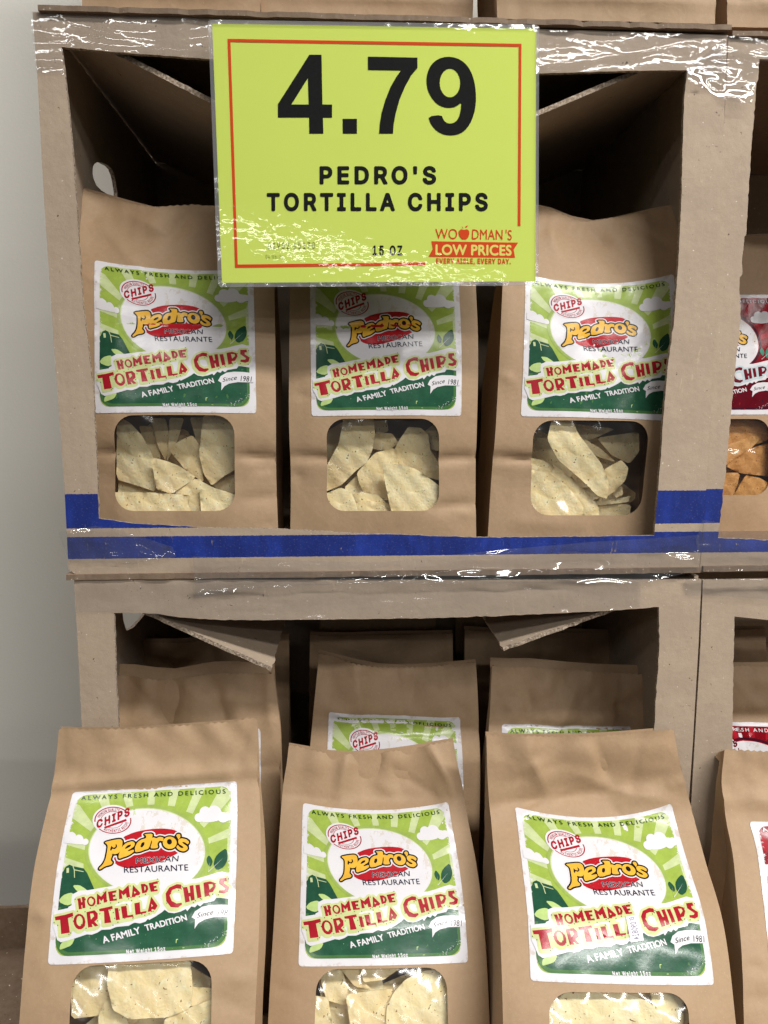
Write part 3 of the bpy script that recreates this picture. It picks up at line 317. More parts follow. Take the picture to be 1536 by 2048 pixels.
def mat_card(name, base, bands=None):
    t = NT(name); c = t.coord()
    fib = t.noise(c, 900, 2, .6); blot = t.noise(c, 22, 4, .6); cell = t.noise(c, 160, 3, .65)
    dk = tuple(x*.80 for x in base[:3])+(1,); lt = tuple(min(1, x*1.14) for x in base[:3])+(1,)
    col = t.mix(blot, dk, lt)
    col = t.mix(t.ramp(fib, [(.35, B3), (.65, W3)]), t.mix(.22, col, tuple(x*.55 for x in base[:3])+(1,)), col)
    col = t.mix(t.math('MULTIPLY', cell, .25), col, (.62, .52, .42, 1))
    sp = t.noise(c, 330, 1, .5)
    col = t.mix(t.ramp(sp, [(.74, B3), (.77, W3)]), col, (.70, .62, .52, 1))
    sp2 = t.noise(c, 240, 1, .5, 1.3)
    col = t.mix(t.ramp(sp2, [(.765, B3), (.79, W3)]), col, (.07, .045, .03, 1))
    big = t.noise(c, 5, 5, .65, .6)
    col = t.mix(t.ramp(big, [(.42, B3), (.62, W3)]), t.mix(.16, col, tuple(x*.6 for x in base[:3])+(1,)), col)
    scf = t.noise(c, 34, 5, .75, 1.5, (1, 1, .3))
    col = t.mix(t.ramp(scf, [(.64, B3), (.74, W3)]), col, tuple(min(1, x*1.35) for x in base[:3])+(1,))
    if bands:
        z = t.xyz(c)[2]; zz = t.math('ADD', z, t.math('MULTIPLY', t.math('SUBTRACT', t.noise(c, 500, 2), .5), .0012))
        m = None
        for lo, hi in bands:
            k = t.math('MULTIPLY', t.math('GREATER_THAN', zz, lo), t.math('LESS_THAN', zz, hi))
            m = k if m is None else t.math('ADD', m, k, True)
        ink = t.mix(t.ramp(t.noise(c, 70, 4, .7, 0, (1, 1, .25)), [(.3, B3), (.75, W3)]), (.006, .022, .19, 1), (.014, .042, .31, 1))
        ink = t.mix(t.ramp(t.noise(c, 30, 5, .7, .8, (1, 1, .5)), [(.45, B3), (.62, W3)]), t.mix(.45, ink, (.004, .010, .07, 1)), ink)
        ink = t.mix(t.ramp(t.noise(c, 700, 2), [(.62, B3), (.70, W3)]), ink, (.08, .09, .2, 1))
        ink = t.mix(t.ramp(t.noise(c, 90, 4, .75, 1.0, (1, 1, .2)), [(.68, B3), (.71, W3)]), ink, tuple(x*.7 for x in base[:3])+(1,))
        col = t.mix(m, col, ink)
    fl = t.node('ShaderNodeTexWave', wave_type='BANDS', bands_direction='X'); t.link(c, fl.inputs[0]); fl.inputs['Scale'].default_value = 40; fl.inputs['Distortion'].default_value = .5
    n1 = t.bump(fib, .25, .0006); n1 = t.bump(blot, .5, .004, n1); n1 = t.bump(fl.outputs['Fac'], .04, .0008, n1)
    t.set(Base_Color=col, Roughness=.78, Normal=n1, Specular_IOR_Level=.3)
    return t.m
CARD = S2L(172, 152, 131)
def mat_edge():
    t = NT('cardboard_cut_edge'); c = t.coord()
    w = t.noise(c, 420, 3, .7)
    t.set(Base_Color=t.ramp(w, [(.3, (.12, .085, .055)), (.5, (.34, .26, .19)), (.7, (.6, .51, .41))]), Roughness=.9, Normal=t.bump(w, .8, .002))
    return t.m
def mat_paper(name='kraft_paper'):
    t = NT(name); c = t.coord()
    base = S2L(176, 147, 117)
    oi = t.node('ShaderNodeObjectInfo').outputs['Random']
    big = t.noise(c, 13, 4, .6); streak = t.noise(c, 60, 4, .6, 0, (1, 1, .12)); fib = t.noise(c, 1100, 2, .6)
    mott = t.noise(c, 260, 3, .6)
    col = t.mix(big, tuple(x*.86 for x in base[:3])+(1,), tuple(x*1.12 for x in base[:3])+(1,))
    col = t.mix(t.math('MULTIPLY', streak, .28), col, S2L(150, 122, 88))
    col = t.mix(t.ramp(mott, [(.35, B3), (.7, W3)]), t.mix(.14, col, S2L(122, 96, 66)), col)
    col = t.mix(t.ramp(fib, [(.68, B3), (.74, W3)]), col, S2L(196, 174, 142))
    col = t.mix(t.math('MULTIPLY', oi, .22), col, S2L(150, 126, 95))
    wr = t.noise(c, 24, 4, .55, .5); wr2 = t.noise(c, 85, 3, .6, 1.2)
    wv = t.node('ShaderNodeVectorMath', operation='ADD'); nv = t.node('ShaderNodeTexNoise'); t.link(c, nv.inputs['Vector']); nv.inputs['Scale'].default_value = 9
    sv = t.node('ShaderNodeVectorMath', operation='SCALE'); t.link(nv.outputs['Color'], sv.inputs[0]); sv.inputs['Scale'].default_value = .06
    t.link(c, wv.inputs[0]); t.link(sv.outputs[0], wv.inputs[1])
    vo = t.node('ShaderNodeTexVoronoi'); t.link(wv.outputs[0], vo.inputs['Vector']); vo.inputs['Scale'].default_value = 17
    n = t.bump(vo.outputs['Distance'], .16, .008); n = t.bump(wr, .30, .004, n); n = t.bump(wr2, .14, .0012, n); n = t.bump(fib, .08, .0004, n)
    t.set(Base_Color=col, Roughness=.62, Normal=n, Specular_IOR_Level=.35)
    return t.m
def label_gloss(t, c, rough=.19):
    wr = t.noise(c, 45, 1.5, .5, .4); pl = t.noise(c, 380, 1, .5)
    n = t.bump(wr, .16, .0022); n = t.bump(pl, .05, .0006, n)
    t.set(Roughness=rough, Normal=n, Specular_IOR_Level=.28)
def mat_ink(name, rgb, worn=None, var=.12):
    t = NT(name); c = t.coord('UV')
    base = S2L(*rgb); n = t.noise(c, 14, 5, .7)
    col = t.mix(t.ramp(n, [(.3, B3), (.7, W3)]), tuple(x*(1-var) for x in base[:3])+(1,), tuple(min(1, x*(1+var)) for x in base[:3])+(1,))
    if worn:
        # print scuffed away near the panel edge (UV = label coordinates)
        u, v, _ = t.xyz(c)
        du = t.math('MINIMUM', t.math('SUBTRACT', u, .03), t.math('SUBTRACT', .97, u)); dv = t.math('MINIMUM', t.math('SUBTRACT', v, .015), t.math('SUBTRACT', .98, v))
        if worn == 'side': d = t.math('MINIMUM', du, t.math('ADD', dv, .012))
        else: d = t.math('ADD', t.math('MAXIMUM', t.math('SUBTRACT', .97, u), t.math('SUBTRACT', .98, v)), -.02)
        k = t.math('SUBTRACT', t.noise(c, 42, 4, .75), t.math('MULTIPLY', d, 7.5))
        col = t.mix(t.ramp(k, [(.43, B3), (.47, W3)]), col, S2L(210, 208, 208))
        fl = t.noise(c, 75, 2, .6, .3, (1, 3.2, 1))
        col = t.mix(t.ramp(fl, [(.735, B3), (.755, W3)]), col, S2L(208, 212, 190))
    t.set(Base_Color=col); label_gloss(t, t.coord()); return t.m
def mat_white(name, scuff=False):
    t = NT(name); c = t.coord('UV'); base = S2L(217, 214, 217)
    col = t.mix(t.noise(c, 7, 3), S2L(211, 208, 212), S2L(223, 220, 222))
    u, v, _ = t.xyz(c)
    if scuff:
        band = t.math('MULTIPLY', t.math('MULTIPLY', t.math('LESS_THAN', v, .30), t.math('GREATER_THAN', v, .155)), t.math('MULTIPLY', t.math('GREATER_THAN', u, .44), t.math('LESS_THAN', u, .74)))
        band2 = t.math('MULTIPLY', t.math('GREATER_THAN', u, .77), t.math('LESS_THAN', v, .5))
        k = t.ramp(t.noise(c, 12, 4, .7, 0, (1.6, 1, 1)), [(.50, B3), (.53, W3)])
        st = t.ramp(t.noise(c, 26, 3, .6, 0, (1, .18, 1)), [(.40, B3), (.43, W3)])
        m = t.math('MULTIPLY', t.math('MULTIPLY', k, st), t.math('ADD', band, band2, True))
        col = t.mix(m, col, S2L(207, 199, 191))
    else:
        e = t.math('MINIMUM', t.math('MINIMUM', u, t.math('SUBTRACT', 1, u)), t.math('MINIMUM', v, t.math('SUBTRACT', 1, v)))
        k = t.math('SUBTRACT', t.noise(c, 9, 4, .7), t.math('MULTIPLY', e, 5.0))
        col = t.mix(t.ramp(k, [(.48, B3), (.56, W3)]), col, S2L(200, 190, 184))
    t.set(Base_Color=col); label_gloss(t, t.coord()); return t.m
def mat_film(name, scales, refl=1.0, haze=.03, aniso=None, rough=.03):
    """clear plastic: transparent with a wrinkled gloss"""
    t = NT(name); c = t.coord(); t.n.remove(t.b)
    nrm = None
    for sc, st, ds, dist, stretch in scales:
        nrm = t.bump(t.noise(c, sc, 1.0, .4, dist*.7, stretch), st*1.15, ds, nrm)
    tr = t.node('ShaderNodeBsdfTransparent'); tr.inputs[0].default_value = (.97, .97, .97, 1)
    gl = t.node('ShaderNodeBsdfGlossy'); gl.inputs['Roughness'].default_value = rough; t.link(nrm, gl.inputs['Normal'])
    ge = t.node('ShaderNodeNewGeometry'); dt = t.node('ShaderNodeVectorMath', operation='DOT_PRODUCT')
    t.link(nrm, dt.inputs[0]); t.link(ge.outputs['Incoming'], dt.inputs[1])
    cs = t.math('SUBTRACT', 1.0, t.math('ABSOLUTE', dt.outputs['Value']), True)
    fac = t.math('MULTIPLY', t.math('ADD', .045, t.math('MULTIPLY', t.math('POWER', cs, 5.0), .9)), refl, True)
    df = t.node('ShaderNodeBsdfDiffuse'); df.inputs[0].default_value = (.85, .86, .88, 1)
    m0 = t.node('ShaderNodeMixShader'); m0.inputs[0].default_value = haze; t.link(tr.outputs[0], m0.inputs[1]); t.link(df.outputs[0], m0.inputs[2])
    m1 = t.node('ShaderNodeMixShader'); t.link(fac, m1.inputs[0]); t.link(m0.outputs[0], m1.inputs[1]); t.link(gl.outputs[0], m1.inputs[2])
    t.link(m1.outputs[0], t.out.inputs['Surface']); return t.m
def mat_chip(name, a, b, toast, speck):
    t = NT(name); c = t.coord(); oi = t.node('ShaderNodeObjectInfo').outputs['Random']
    n1 = t.noise(c, 70, 4, .6); n2 = t.noise(c, 26, 3, .6); bub = t.noise(c, 210, 2, .5)
    col = t.mix(t.ramp(n1, [(.3, B3), (.7, W3)]), a, b)
    col = t.mix(t.math('MULTIPLY', t.ramp(n2, [(.5, B3), (.8, W3)]), .5), col, toast)
    col = t.mix(t.math('MULTIPLY', oi, .22), col, toast)
    col = t.mix(t.math('MULTIPLY', t.ramp(bub, [(.55, B3), (.72, W3)]), .45), col, tuple(min(1, x*1.25) for x in b[:3])+(1,))
    v = t.noise(c, 520, 1, .4, .5)
    col = t.mix(t.ramp(v, [(.735, B3), (.76, W3)]), col, speck)
    v2 = t.noise(c, 260, 1, .4, .3)
    col = t.mix(t.ramp(v2, [(.765, B3), (.785, W3)]), col, tuple(x*.75 for x in speck[:3])+(1,))
    n = t.bump(bub, .38, .0016); n = t.bump(n1, .5, .003, n)
    t.set(Base_Color=col, Roughness=.55, Normal=n, Specular_IOR_Level=.4, Subsurface_Weight=.12, Subsurface_Radius=(.004, .0025, .001), Subsurface_Scale=1.0)
    return t.m
def mat_plain(name, col, rough=.6, noise_scale=None, amt=.1, coat=0.0, bumpd=None):
    t = NT(name); c = t.coord()
    if 'ink' in name or 'toner' in name or 'yellow' in name: t.set(Specular_IOR_Level=.04)
    base = col
    cc = base
    if noise_scale:
        cc = t.mix(t.noise(c, noise_scale, 4), tuple(x*(1-amt) for x in base[:3])+(1,), tuple(min(1, x*(1+amt)) for x in base[:3])+(1,))
    t.set(Base_Color=cc, Roughness=rough)
    if coat: t.set(Coat_Weight=coat, Coat_Roughness=.05)
    if bumpd: t.set(Normal=t.bump(t.noise(c, bumpd[0], 4, .6), bumpd[1], bumpd[2]))
    return t.m

M = {}
M['edge'] = mat_edge()
M['card'] = mat_card('corrugated_cardboard', CARD)
M['card_dark'] = mat_card('brown_cardboard', S2L(128, 101, 78))
M['paper'] = mat_paper()
M['white'] = mat_white('label_paper'); M['sun'] = mat_white('label_sun', True)
M['lgreen'] = mat_ink('light_green_ink', (152, 174, 76), 'side'); M['ray'] = mat_ink('pale_green_ink', (190, 201, 150), 'side')
M['ring'] = mat_ink('green_ring_ink', (150, 170, 88)); M['dgreen'] = mat_ink('dark_green_ink', (36, 78, 58), None, .2)
M['dgreen2'] = mat_ink('worn_dark_green_ink', (38, 82, 60), 'corner', .2)
M['olive'] = mat_ink('olive_ink', (70, 112, 62), 'corner'); M['leaf'] = mat_ink('leaf_green_ink', (180, 203, 128))
M['halo'] = mat_ink('pale_lettering_shadow', (196, 203, 142)); M['red'] = mat_ink('red_ink', (160, 28, 42), None, .15)
M['lred'] = mat_ink('logo_red_ink', (172, 28, 38)); M['yellow'] = mat_ink('yellow_ink', (224, 172, 60)); M['black'] = mat_ink('black_ink', (24, 22, 24))
M['navy'] = mat_ink('navy_ink', (28, 28, 48)); M['green_txt'] = mat_ink('deep_green_lettering', (30, 62, 30))
M['r_bg'] = mat_ink('crimson_ink', (128, 14, 26), 'side'); M['r_ray'] = mat_ink('bright_crimson_ink', (162, 26, 40), 'side'); M['r_dark'] = mat_ink('maroon_ink', (92, 10, 24), 'corner')
M['r_let'] = mat_ink('maroon_lettering', (104, 16, 32)); M['r_halo'] = mat_ink('blue_grey_ink', (188, 202, 206)); M['r_ring'] = mat_ink('plum_ink', (64, 20, 36)); M['teal'] = mat_ink('teal_ink', (60, 130, 110))
ART_GREEN = dict(white='white', sun='sun', bg='lgreen', ray='ray', ring='ring', hill='dgreen', dark='dgreen2', rim='olive', leaf='leaf', halo='halo', red='red', lred='lred', yellow='yellow', black='black', navy='navy', top='green_txt', dleaf='dgreen', wtext='white')
ART_RED = dict(white='white', sun='sun', bg='r_bg', ray='r_ray', ring='r_ring', hill='r_dark', dark='r_dark', rim='r_ring', leaf='r_ray', halo='r_halo', red='r_let', lred='lred', yellow='yellow', black='black', navy='navy', top='white', dleaf='teal', wtext='white')
M['film'] = mat_film('window_film', [(6, .55, .05, 1.2, (1, 1, .4)), (16, .10, .02, .6, None)], 1.8, .012, rough=.11)
M['tape'] = mat_film('clear_packing_tape', [(22, .10, .012, 1.5, (.5, 1, 1)), (150, .055, .0042, .8, None), (9, .12, .02, .5, None)], 1.7, .03, rough=.075)
M['wrap'] = mat_film('stretch_film', [(8, .42, .04, 2.0, (.3, 1, 1.5)), (26, .10, .01, 1.2, (.4, 1, 1.3))], 2.6, .03, rough=.065)
M['laminate_edge'] = mat_film('sealed_laminate_edge', [(60, .3, .004, .6, None)], 2.2, .16, rough=.08)
M['laminate'] = mat_film('laminate', [(190, .032, .0022, .3, (.7, 1, 1)), (14, .04, .012, .3, None)], 1.0, .003, rough=.035)
M['chip'] = mat_chip('tortilla', S2L(243, 220, 160), S2L(250, 236, 194), S2L(226, 176, 100), S2L(150, 104, 54))
M['chip_rim'] = mat_plain('toasted_rim', S2L(240, 218, 160), .6, 200, .12); M['chip_red_rim'] = mat_plain('seasoned_rim', S2L(196, 132, 64), .6, 200, .15)
M['chip_red'] = mat_chip('seasoned_tortilla', S2L(186, 128, 62), S2L(206, 156, 88), S2L(160, 84, 30), S2L(90, 45, 18))
M['sign'] = mat_plain('fluorescent_yellow_paper', S2L(209, 226, 104), .5, 6, .05)
M['sign_red'] = mat_plain('orange_red_ink', S2L(214, 72, 30), .5, 40, .06)
M['sign_black'] = mat_plain('black_toner', (.008, .008, .008, 1), .6, 300, .5)
M['sign_grey'] = mat_plain('faded_toner', S2L(92, 102, 48), .5)
M['sign_let'] = mat_plain('yellow_lettering', S2L(226, 218, 112), .5)
M['card_shaded'] = mat_card('shade_darkened_cardboard', S2L(104, 80, 58))  # tray board: its shade is put into the colour as darker brown
M['wall'] = mat_plain('painted_wall', S2L(222, 219, 210), .7, 5, .02, 0, (300, .2, .0012))
M['shelf'] = mat_plain('shelf_board', S2L(120, 100, 80), .7, 20, .1)
M['sticker'] = mat_plain('sticker_paper', S2L(222, 220, 226), .4, 30, .03)
M['sticker_ink'] = mat_plain('sticker_ink', S2L(150, 144, 158), .5)

# ------------------------------------------------------------------ objects
def thing(name, label, cat, loc, group=None):
    o = bpy.data.objects.new(name, None); COL.objects.link(o); o.location = tuple(float(x) for x in loc)
    o.empty_display_size = .02
    o['label'] = label; o['category'] = cat
    if group: o['group'] = group
    return o
def world_loc(o):
    l = Vector(o.location)
    while o.parent: o = o.parent; l += Vector(o.location)
    return np.array(l)
def obj(name, V, F, mats, parent=None, mi=None, smooth=False, uv=None, normals=None, loc=None):
    V = np.asarray(V, float)
    org = world_loc(parent) if parent is not None else np.zeros(3)
    base = np.array(loc, float) if loc is not None else org
    me = bpy.data.meshes.new(name)
    me.from_pydata((V-base).tolist(), [], [tuple(int(i) for i in f) for f in F])
    if not isinstance(mats, (list, tuple)): mats = [mats]
    for m in mats: me.materials.append(m)
    if mi is not None: me.polygons.foreach_set('material_index', np.asarray(mi, np.int32))
    if uv is not None:
        ul = me.uv_layers.new(name='UVMap'); li = np.zeros(len(me.loops), np.int32); me.loops.foreach_get('vertex_index', li)
        ul.data.foreach_set('uv', np.asarray(uv, np.float32)[li].ravel())
    if smooth or normals is not None: me.polygons.foreach_set('use_smooth', np.ones(len(me.polygons), bool))
    if normals is not None: me.normals_split_custom_set_from_vertices(np.asarray(normals).tolist())
    me.update()
    o = bpy.data.objects.new(name, me); COL.objects.link(o)
    o.location = tuple(base-org)
    if parent is not None: o.parent = parent
    return o
def tag(o, label, cat, group=None):
    o['label'] = label; o['category'] = cat
    if group: o['group'] = group
    return o
def slab(loops, step, to3, back, edge_back=None):
    """a sheet: loops in 2D -> to3(V) front surface, moved by 'back' for the rear surface, rims between; returns V, F, material index (0 face, 1 rim)"""
    V, F = tri(loops, step)
    A = to3(V); n = len(A); B = A+back
    FF = [f for f in F]+[tuple(n+i for i in f[::-1]) for f in F]; mi = [0]*len(FF)
    cnt = {}
    for f in F:
        for a, b in zip(f, f[1:]+f[:1]): cnt[(a, b)] = 1
    # rim with its own vertices for a crisp edge
    RV = []; 
    for (a, b) in cnt:
        if (b, a) not in cnt:
            s = 2*n+len(RV); RV += [A[a], A[b], B[b], B[a]]
            FF.append((s, s+3, s+2, s+1)); mi.append(1)
    return np.r_[A, B, np.array(RV).reshape(-1, 3)], FF, mi
def box_mesh(lo, hi):
    (x0, y0, z0), (x1, y1, z1) = lo, hi
    V = [(x0, y0, z0), (x1, y0, z0), (x1, y1, z0), (x0, y1, z0), (x0, y0, z1), (x1, y0, z1), (x1, y1, z1), (x0, y1, z1)]
    F = [(3, 2, 1, 0), (4, 5, 6, 7), (0, 1, 5, 4), (1, 2, 6, 5), (2, 3, 7, 6), (3, 0, 4, 7)]
    return np.array(V, float), F
def torn(pts, step=6, amp=1.1, seed=1, closed=False):
    """roughen a traced cardboard edge"""
    rs = np.random.RandomState(seed); out = []
    n = len(pts) if closed else len(pts)-1
    for i in range(n):
        a, b = np.array(pts[i], float), np.array(pts[(i+1) % len(pts)], float)
        k = max(1, int(np.linalg.norm(b-a)/step)); d = (b-a)/np.linalg.norm(b-a); nn = np.array([-d[1], d[0]])
        for j in range(k):
            out.append(a+(b-a)*j/k+(nn*rs.normal(0, amp) if j else 0))
    if not closed: out.append(np.array(pts[-1], float))
    return out
# ------------------------------------------------------------------ the setting
V, F = box_mesh((-3.5, .455, -1.4), (4.0, .50, 2.2)); w = obj('wall', V, F, M['wall']); w['kind'] = 'structure'
V, F = box_mesh((-.012, -.42, -.56), (2.2, .42, -.52)); w = obj('shelf', V, F, M['shelf']); w['kind'] = 'structure'

def atx(px, py, X):
    d = ray(px, py); return CAM+d*((X-CAM[0])/d[0])
TH = np.array([0, .004, 0])

# ------------------------------------------------------------------ cardboard boxes
def flat(Y): return lambda V: np.array([at(x, y, Y) for x, y in V])
def panel(name, loops, Y, parent, mats, step=45, back=TH):
    V, F, mi = slab(loops, step, flat(Y), back)
    return obj(name, V, F, mats, parent, mi)
def sheet3(name, A, B, ext, n, parent, mats, thick=.004, jag=.0006, seed=0):
    """stiff sheet spanned by the edge A-B and the vector ext, with ragged cut edges"""
    A, B, ext = map(np.asarray, (A, B, ext)); e = B-A; nn = np.cross(e, ext); nn = nn/np.linalg.norm(nn)*thick
    la, lb = np.linalg.norm(e), np.linalg.norm(ext); q = torn([(0, 0), (la, 0), (la, lb), (0, lb)], .006, jag, seed, True)
    V, F, mi = slab([q], .03, lambda P: A+P[:, :1]*(e/la)+P[:, 1:]*(ext/lb), nn)
    return obj(name, V, F, mats, parent, mi)
D = .40
def film_piece(name, loop, Y, parent, mat, wav=.0015, k=1.0, step=14, seed=0, ridges=10, tilt=.12, amp=.0013):
    """clear film lying on the board, with soft waves and a few sharp pulled wrinkles"""
    rs = np.random.RandomState(seed); ph = rs.uniform(0, 6, 6); fr = rs.uniform(.6, 1.5, 6)
    V, F = tri([loop], min(step, 6.5))
    x, y = V[:, 0], V[:, 1]
    h = np.sin(x*.021*fr[0]*k+ph[0]+.02*y)*.5+np.sin(x*.055*fr[1]*k-y*.05*fr[2]+ph[1])*.35+np.sin(y*.12*fr[3]+x*.012+ph[2])*.5
    r = np.zeros(len(V)); lo, hi = V.min(0), V.max(0)
    for _ in range(ridges):
        c = V[rs.randint(len(V))]; L = rs.uniform(.06, .30)*(hi[0]-lo[0]); a = rs.normal(0, tilt); bend = rs.normal(0, .0012)
        d = np.array([math.cos(a), math.sin(a)]); u = (V-c)@d; v = (V-c)@np.array([-d[1], d[0]])-bend*u*u
        r = np.maximum(r, amp*rs.uniform(.5, 1.2)*np.exp(-(v/rs.uniform(3.5, 6.5))**2)*np.clip(1-(u/L)**2, 0, 1))
    P = np.array([at(a, b, Y-wav*(1.2+c)-q) for a, b, c, q in zip(x, y, h, r)])
    return obj(name, P, F, mat, parent, smooth=True)

def bands_of(rows, x, zref, Y=0):
    return [(at(x, b, Y)[2]-zref, at(x, a, Y)[2]-zref) for a, b in rows]

# upper left box
o0 = at(137, 1147, 0); x0, x1 = o0[0], at(1397, 1143, 0)[0]; ztop = at(760, 47, 0)[2]; zb = o0[2]
BUL = thing('cardboard_box', 'upper brown cardboard box with blue printed stripes, behind the yellow price sign', 'cardboard box', o0, 'display boxes')
M['card_ul'] = mat_card('striped_cardboard', CARD, bands_of([(988, 1057), (1074, 1118)], 160, zb))
inner = [(123, 93.5), (215, 103), (420, 118), (700, 132), (1078, 147), (1240, 142), (1375, 140), (1368, 200), (1362, 420), (1357, 520), (1348, 644), (1336, 730), (1329, 805), (1324, 880), (1314, 1004), (1309, 1071),
         (1200, 1073), (950, 1075), (700, 1066), (560, 1058), (400, 1055), (260, 1046), (198, 1037), (194, 937), (190, 855), (186, 773), (179, 719), (171, 653), (165, 600), (157, 475), (152, 400), (145, 300), (135, 200)]
outer = [(65, 24), (760, 47), (1455, 70), (1441, 420), (1425, 745), (1412, 989), (1398, 1145), (760, 1148), (150, 1148), (137, 1138), (128, 960), (108, 690), (88, 400), (75, 160)]
panel('front_panel', [outer, torn(inner, 10, .4, 3, True)], 0.0, BUL, [M['card_ul'], M['edge']])
def side(name, X, thick, z0, z1, parent, hole=None, y0=.0045):
    loops = [[(y0, z0), (D, z0), (D, z1), (y0, z1)]]
    if hole: loops.append([(p[1], p[2]) for p in (atx(a, b, X) for a, b in hole)])
    V, F, mi = slab(loops, .06, lambda P: np.c_[np.full(len(P), X), P], np.array([thick, 0, 0]))
    return obj(name, V, F, [M['card'], M['edge']], parent, mi)
xl = at(70, 160, 0)[0]+.001
side('side_panel', x0+.0045, -.004, zb+.002, ztop-.0004, BUL, chaikin([(186, 330), (198, 322), (222, 334), (230, 354), (236, 392), (230, 398), (195, 376), (185, 352)], 1))
side('side_panel', x1-.0045, .004, zb+.002, ztop-.0004, BUL)
V, F = box_mesh((x0+.0046, D-.003, zb+.002), (x1-.0046, D-.0005, ztop-.0004)); obj('back_panel', V, F, M['card'], BUL)
V, F = box_mesh((x0+.005, .0046, zb+.001), (x1-.005, D, zb+.005)); obj('bottom_panel', V, F, M['card'], BUL)
CE = [M['card'], M['edge']]
sheet3('top_flap', at(84, 34, .010), at(505, 249, .010), (0, .36, 0), 1, BUL, CE, seed=1)
sheet3('top_flap', at(1445, 75, .010), at(1000, 264, .010), (0, .36, 0), 1, BUL, CE, -.004, seed=2)
film_piece('clear_tape', [(60, 22), (420, 38), (760, 50), (1110, 61), (1452, 70), (1452, 150), (1380, 152), (1372, 137), (1240, 140), (1078, 145), (700, 130), (420, 116), (215, 101), (124, 92), (128, 150), (118, 146), (72, 146)], -.0009, BUL, M['tape'], .0006, 1.4, 12, 4, 14, .12, .0008)
film_piece('clear_tape', [(118, 1066), (136, 1062), (190, 1052), (240, 1060), (345, 1094), (352, 1113), (260, 1128), (138, 1124)], -.0010, BUL, M['wrap'], .0012, 2, 9, 5, 7, .25)
film_piece('clear_tape', [(385, 1112), (560, 1120), (760, 1125), (1000, 1100), (1180, 1084), (1300, 1077), (1398, 1070), (1400, 1140), (1290, 1166), (1000, 1166), (700, 1168), (520, 1176), (392, 1196)], -.0045, BUL, M['wrap'], .0016, 1.3, 11, 6, 16, .08, .0016)

# upper right box
p0 = at(1399, 1145, .0045)
BUR = thing('cardboard_box', 'upper cardboard box at the right edge, torn stile, red label bag inside', 'cardboard box', p0, 'display boxes')
M['card_ur'] = mat_card('striped_cardboard_right', CARD, bands_of([(978, 1046), (1063, 1105)], 1425, p0[2], .0045))
xr = p0[0]+.575; YR = .0045
pxr = lambda z, x=xr: tuple(proj(np.array([[x, YR, z]]))[0])
iu = [(1519, 118), (1511, 200), (1503, 290), (1494, 440), (1492, 470), (1489, 473), (1484, 520), (1485, 548), (1479, 556), (1481, 644), (1470, 745), (1461, 839), (1451, 951), (1446, 981), (1442, 1030), (1436, 1076), (1536, 1080)]
zrt = at(1457, 76, YR)[2]; zrl = at(1536, 1080, YR)[2]; zri = at(1519, 118, YR)[2]
outr = [(1457, 75), pxr(zrt), pxr(p0[2]), (1399, 1145), (1412, 989), (1425, 745), (1439, 420)]
inr = torn(iu, 8, .6, 8)+[pxr(zrl, xr-.035), pxr(zri, xr-.035)]
panel('front_panel', [outr, inr], YR, BUR, [M['card_ur'], M['edge']])
side('side_panel', p0[0]+.0045+.004, -.004, p0[2]+.002, zrt-.0004, BUR, y0=.009)
side('side_panel', xr-.0045, .004, p0[2]+.002, zrt-.0004, BUR, y0=.009)
V, F = box_mesh((p0[0]+.0046, D-.003, p0[2]+.002), (xr-.005, D+.005, zrt-.0004)); obj('back_panel', V, F, M['card'], BUR)
V, F = box_mesh((p0[0]+.005, .0096, p0[2]+.001), (xr-.005, D, p0[2]+.005)); obj('bottom_panel', V, F, M['card'], BUR)
film_piece('clear_tape', [(1376, 140), (1454, 71), (1480, 72), (1640, 95), (1640, 128), (1520, 120), (1503, 208), (1450, 200), (1376, 160)], -.0016, BUR, M['wrap'], .0012, 2.2, 9, 7, 14, .5)
film_piece('clear_tape', [(1405, 1040), (1440, 1045), (1446, 1075), (1640, 1085), (1640, 1140), (1400, 1142), (1392, 1080)], -.0014, BUR, M['wrap'], .0014, 1.5, 10, 8, 8, .2)

# lower left box
q0 = at(150, 1160, 0); ZL0 = -.515; zl = q0[2]; y0x = q0[0]; y1x = at(1402, 1160, 0)[0]
BLL = thing('cardboard_box', 'lower cardboard box with sagging taped rim, green label bags leaning out of it', 'cardboard box', (y0x, 0, ZL0), 'display boxes')
P_ = lambda x, z, Y=0.0: tuple(proj(np.array([[x, Y, z]]))[0])
xi0, xi1 = at(233, 1365, 0)[0], at(1312, 1400, 0)[0]; zl2 = -.455
inl = [(228, 1226), (250, 1225.5), (310, 1227), (360, 1235), (420, 1239), (500, 1240.5), (768, 1237.5), (868, 1236), (1000, 1232), (1088, 1227.5), (1213, 1222), (1318, 1214), (1319, 1290), (1314, 1365), (1308, 1460), P_(xi1-.001, zl2), P_(xi0+.002, zl2), (237, 1440), (232, 1365), (230, 1290)]
outl = [(148, 1159), (760, 1160), (1403, 1159), (1397, 1290), (1386, 1480), (1378, 1600), P_(y1x, ZL0+.002), P_(y0x, ZL0+.002), (163, 1440), (156, 1300)]
panel('front_panel', [outl, torn(inl, 9, .45, 5, True)], 0.0, BLL, CE)
side('side_panel', y0x+.0045, -.004, ZL0+.002, zl-.004, BLL, [(244, 1216), (284, 1206), (292, 1226), (268, 1254), (253, 1262), (247, 1242)])
side('side_panel', y1x-.0045, .004, ZL0+.002, zl-.004, BLL)
V, F = box_mesh((y0x+.0046, D-.003, ZL0+.002), (y1x-.005, D+.005, zl-.004)); obj('back_panel', V, F, M['card'], BLL)
V, F = box_mesh((y0x+.005, .0046, ZL0+.001), (y1x-.005, D, ZL0+.005)); obj('bottom_panel', V, F, M['card'], BLL)
sheet3('top_flap', at(160, 1170, .010), at(541, 1342, .010), (.004, .135, .012), 1, BLL, CE, seed=21)
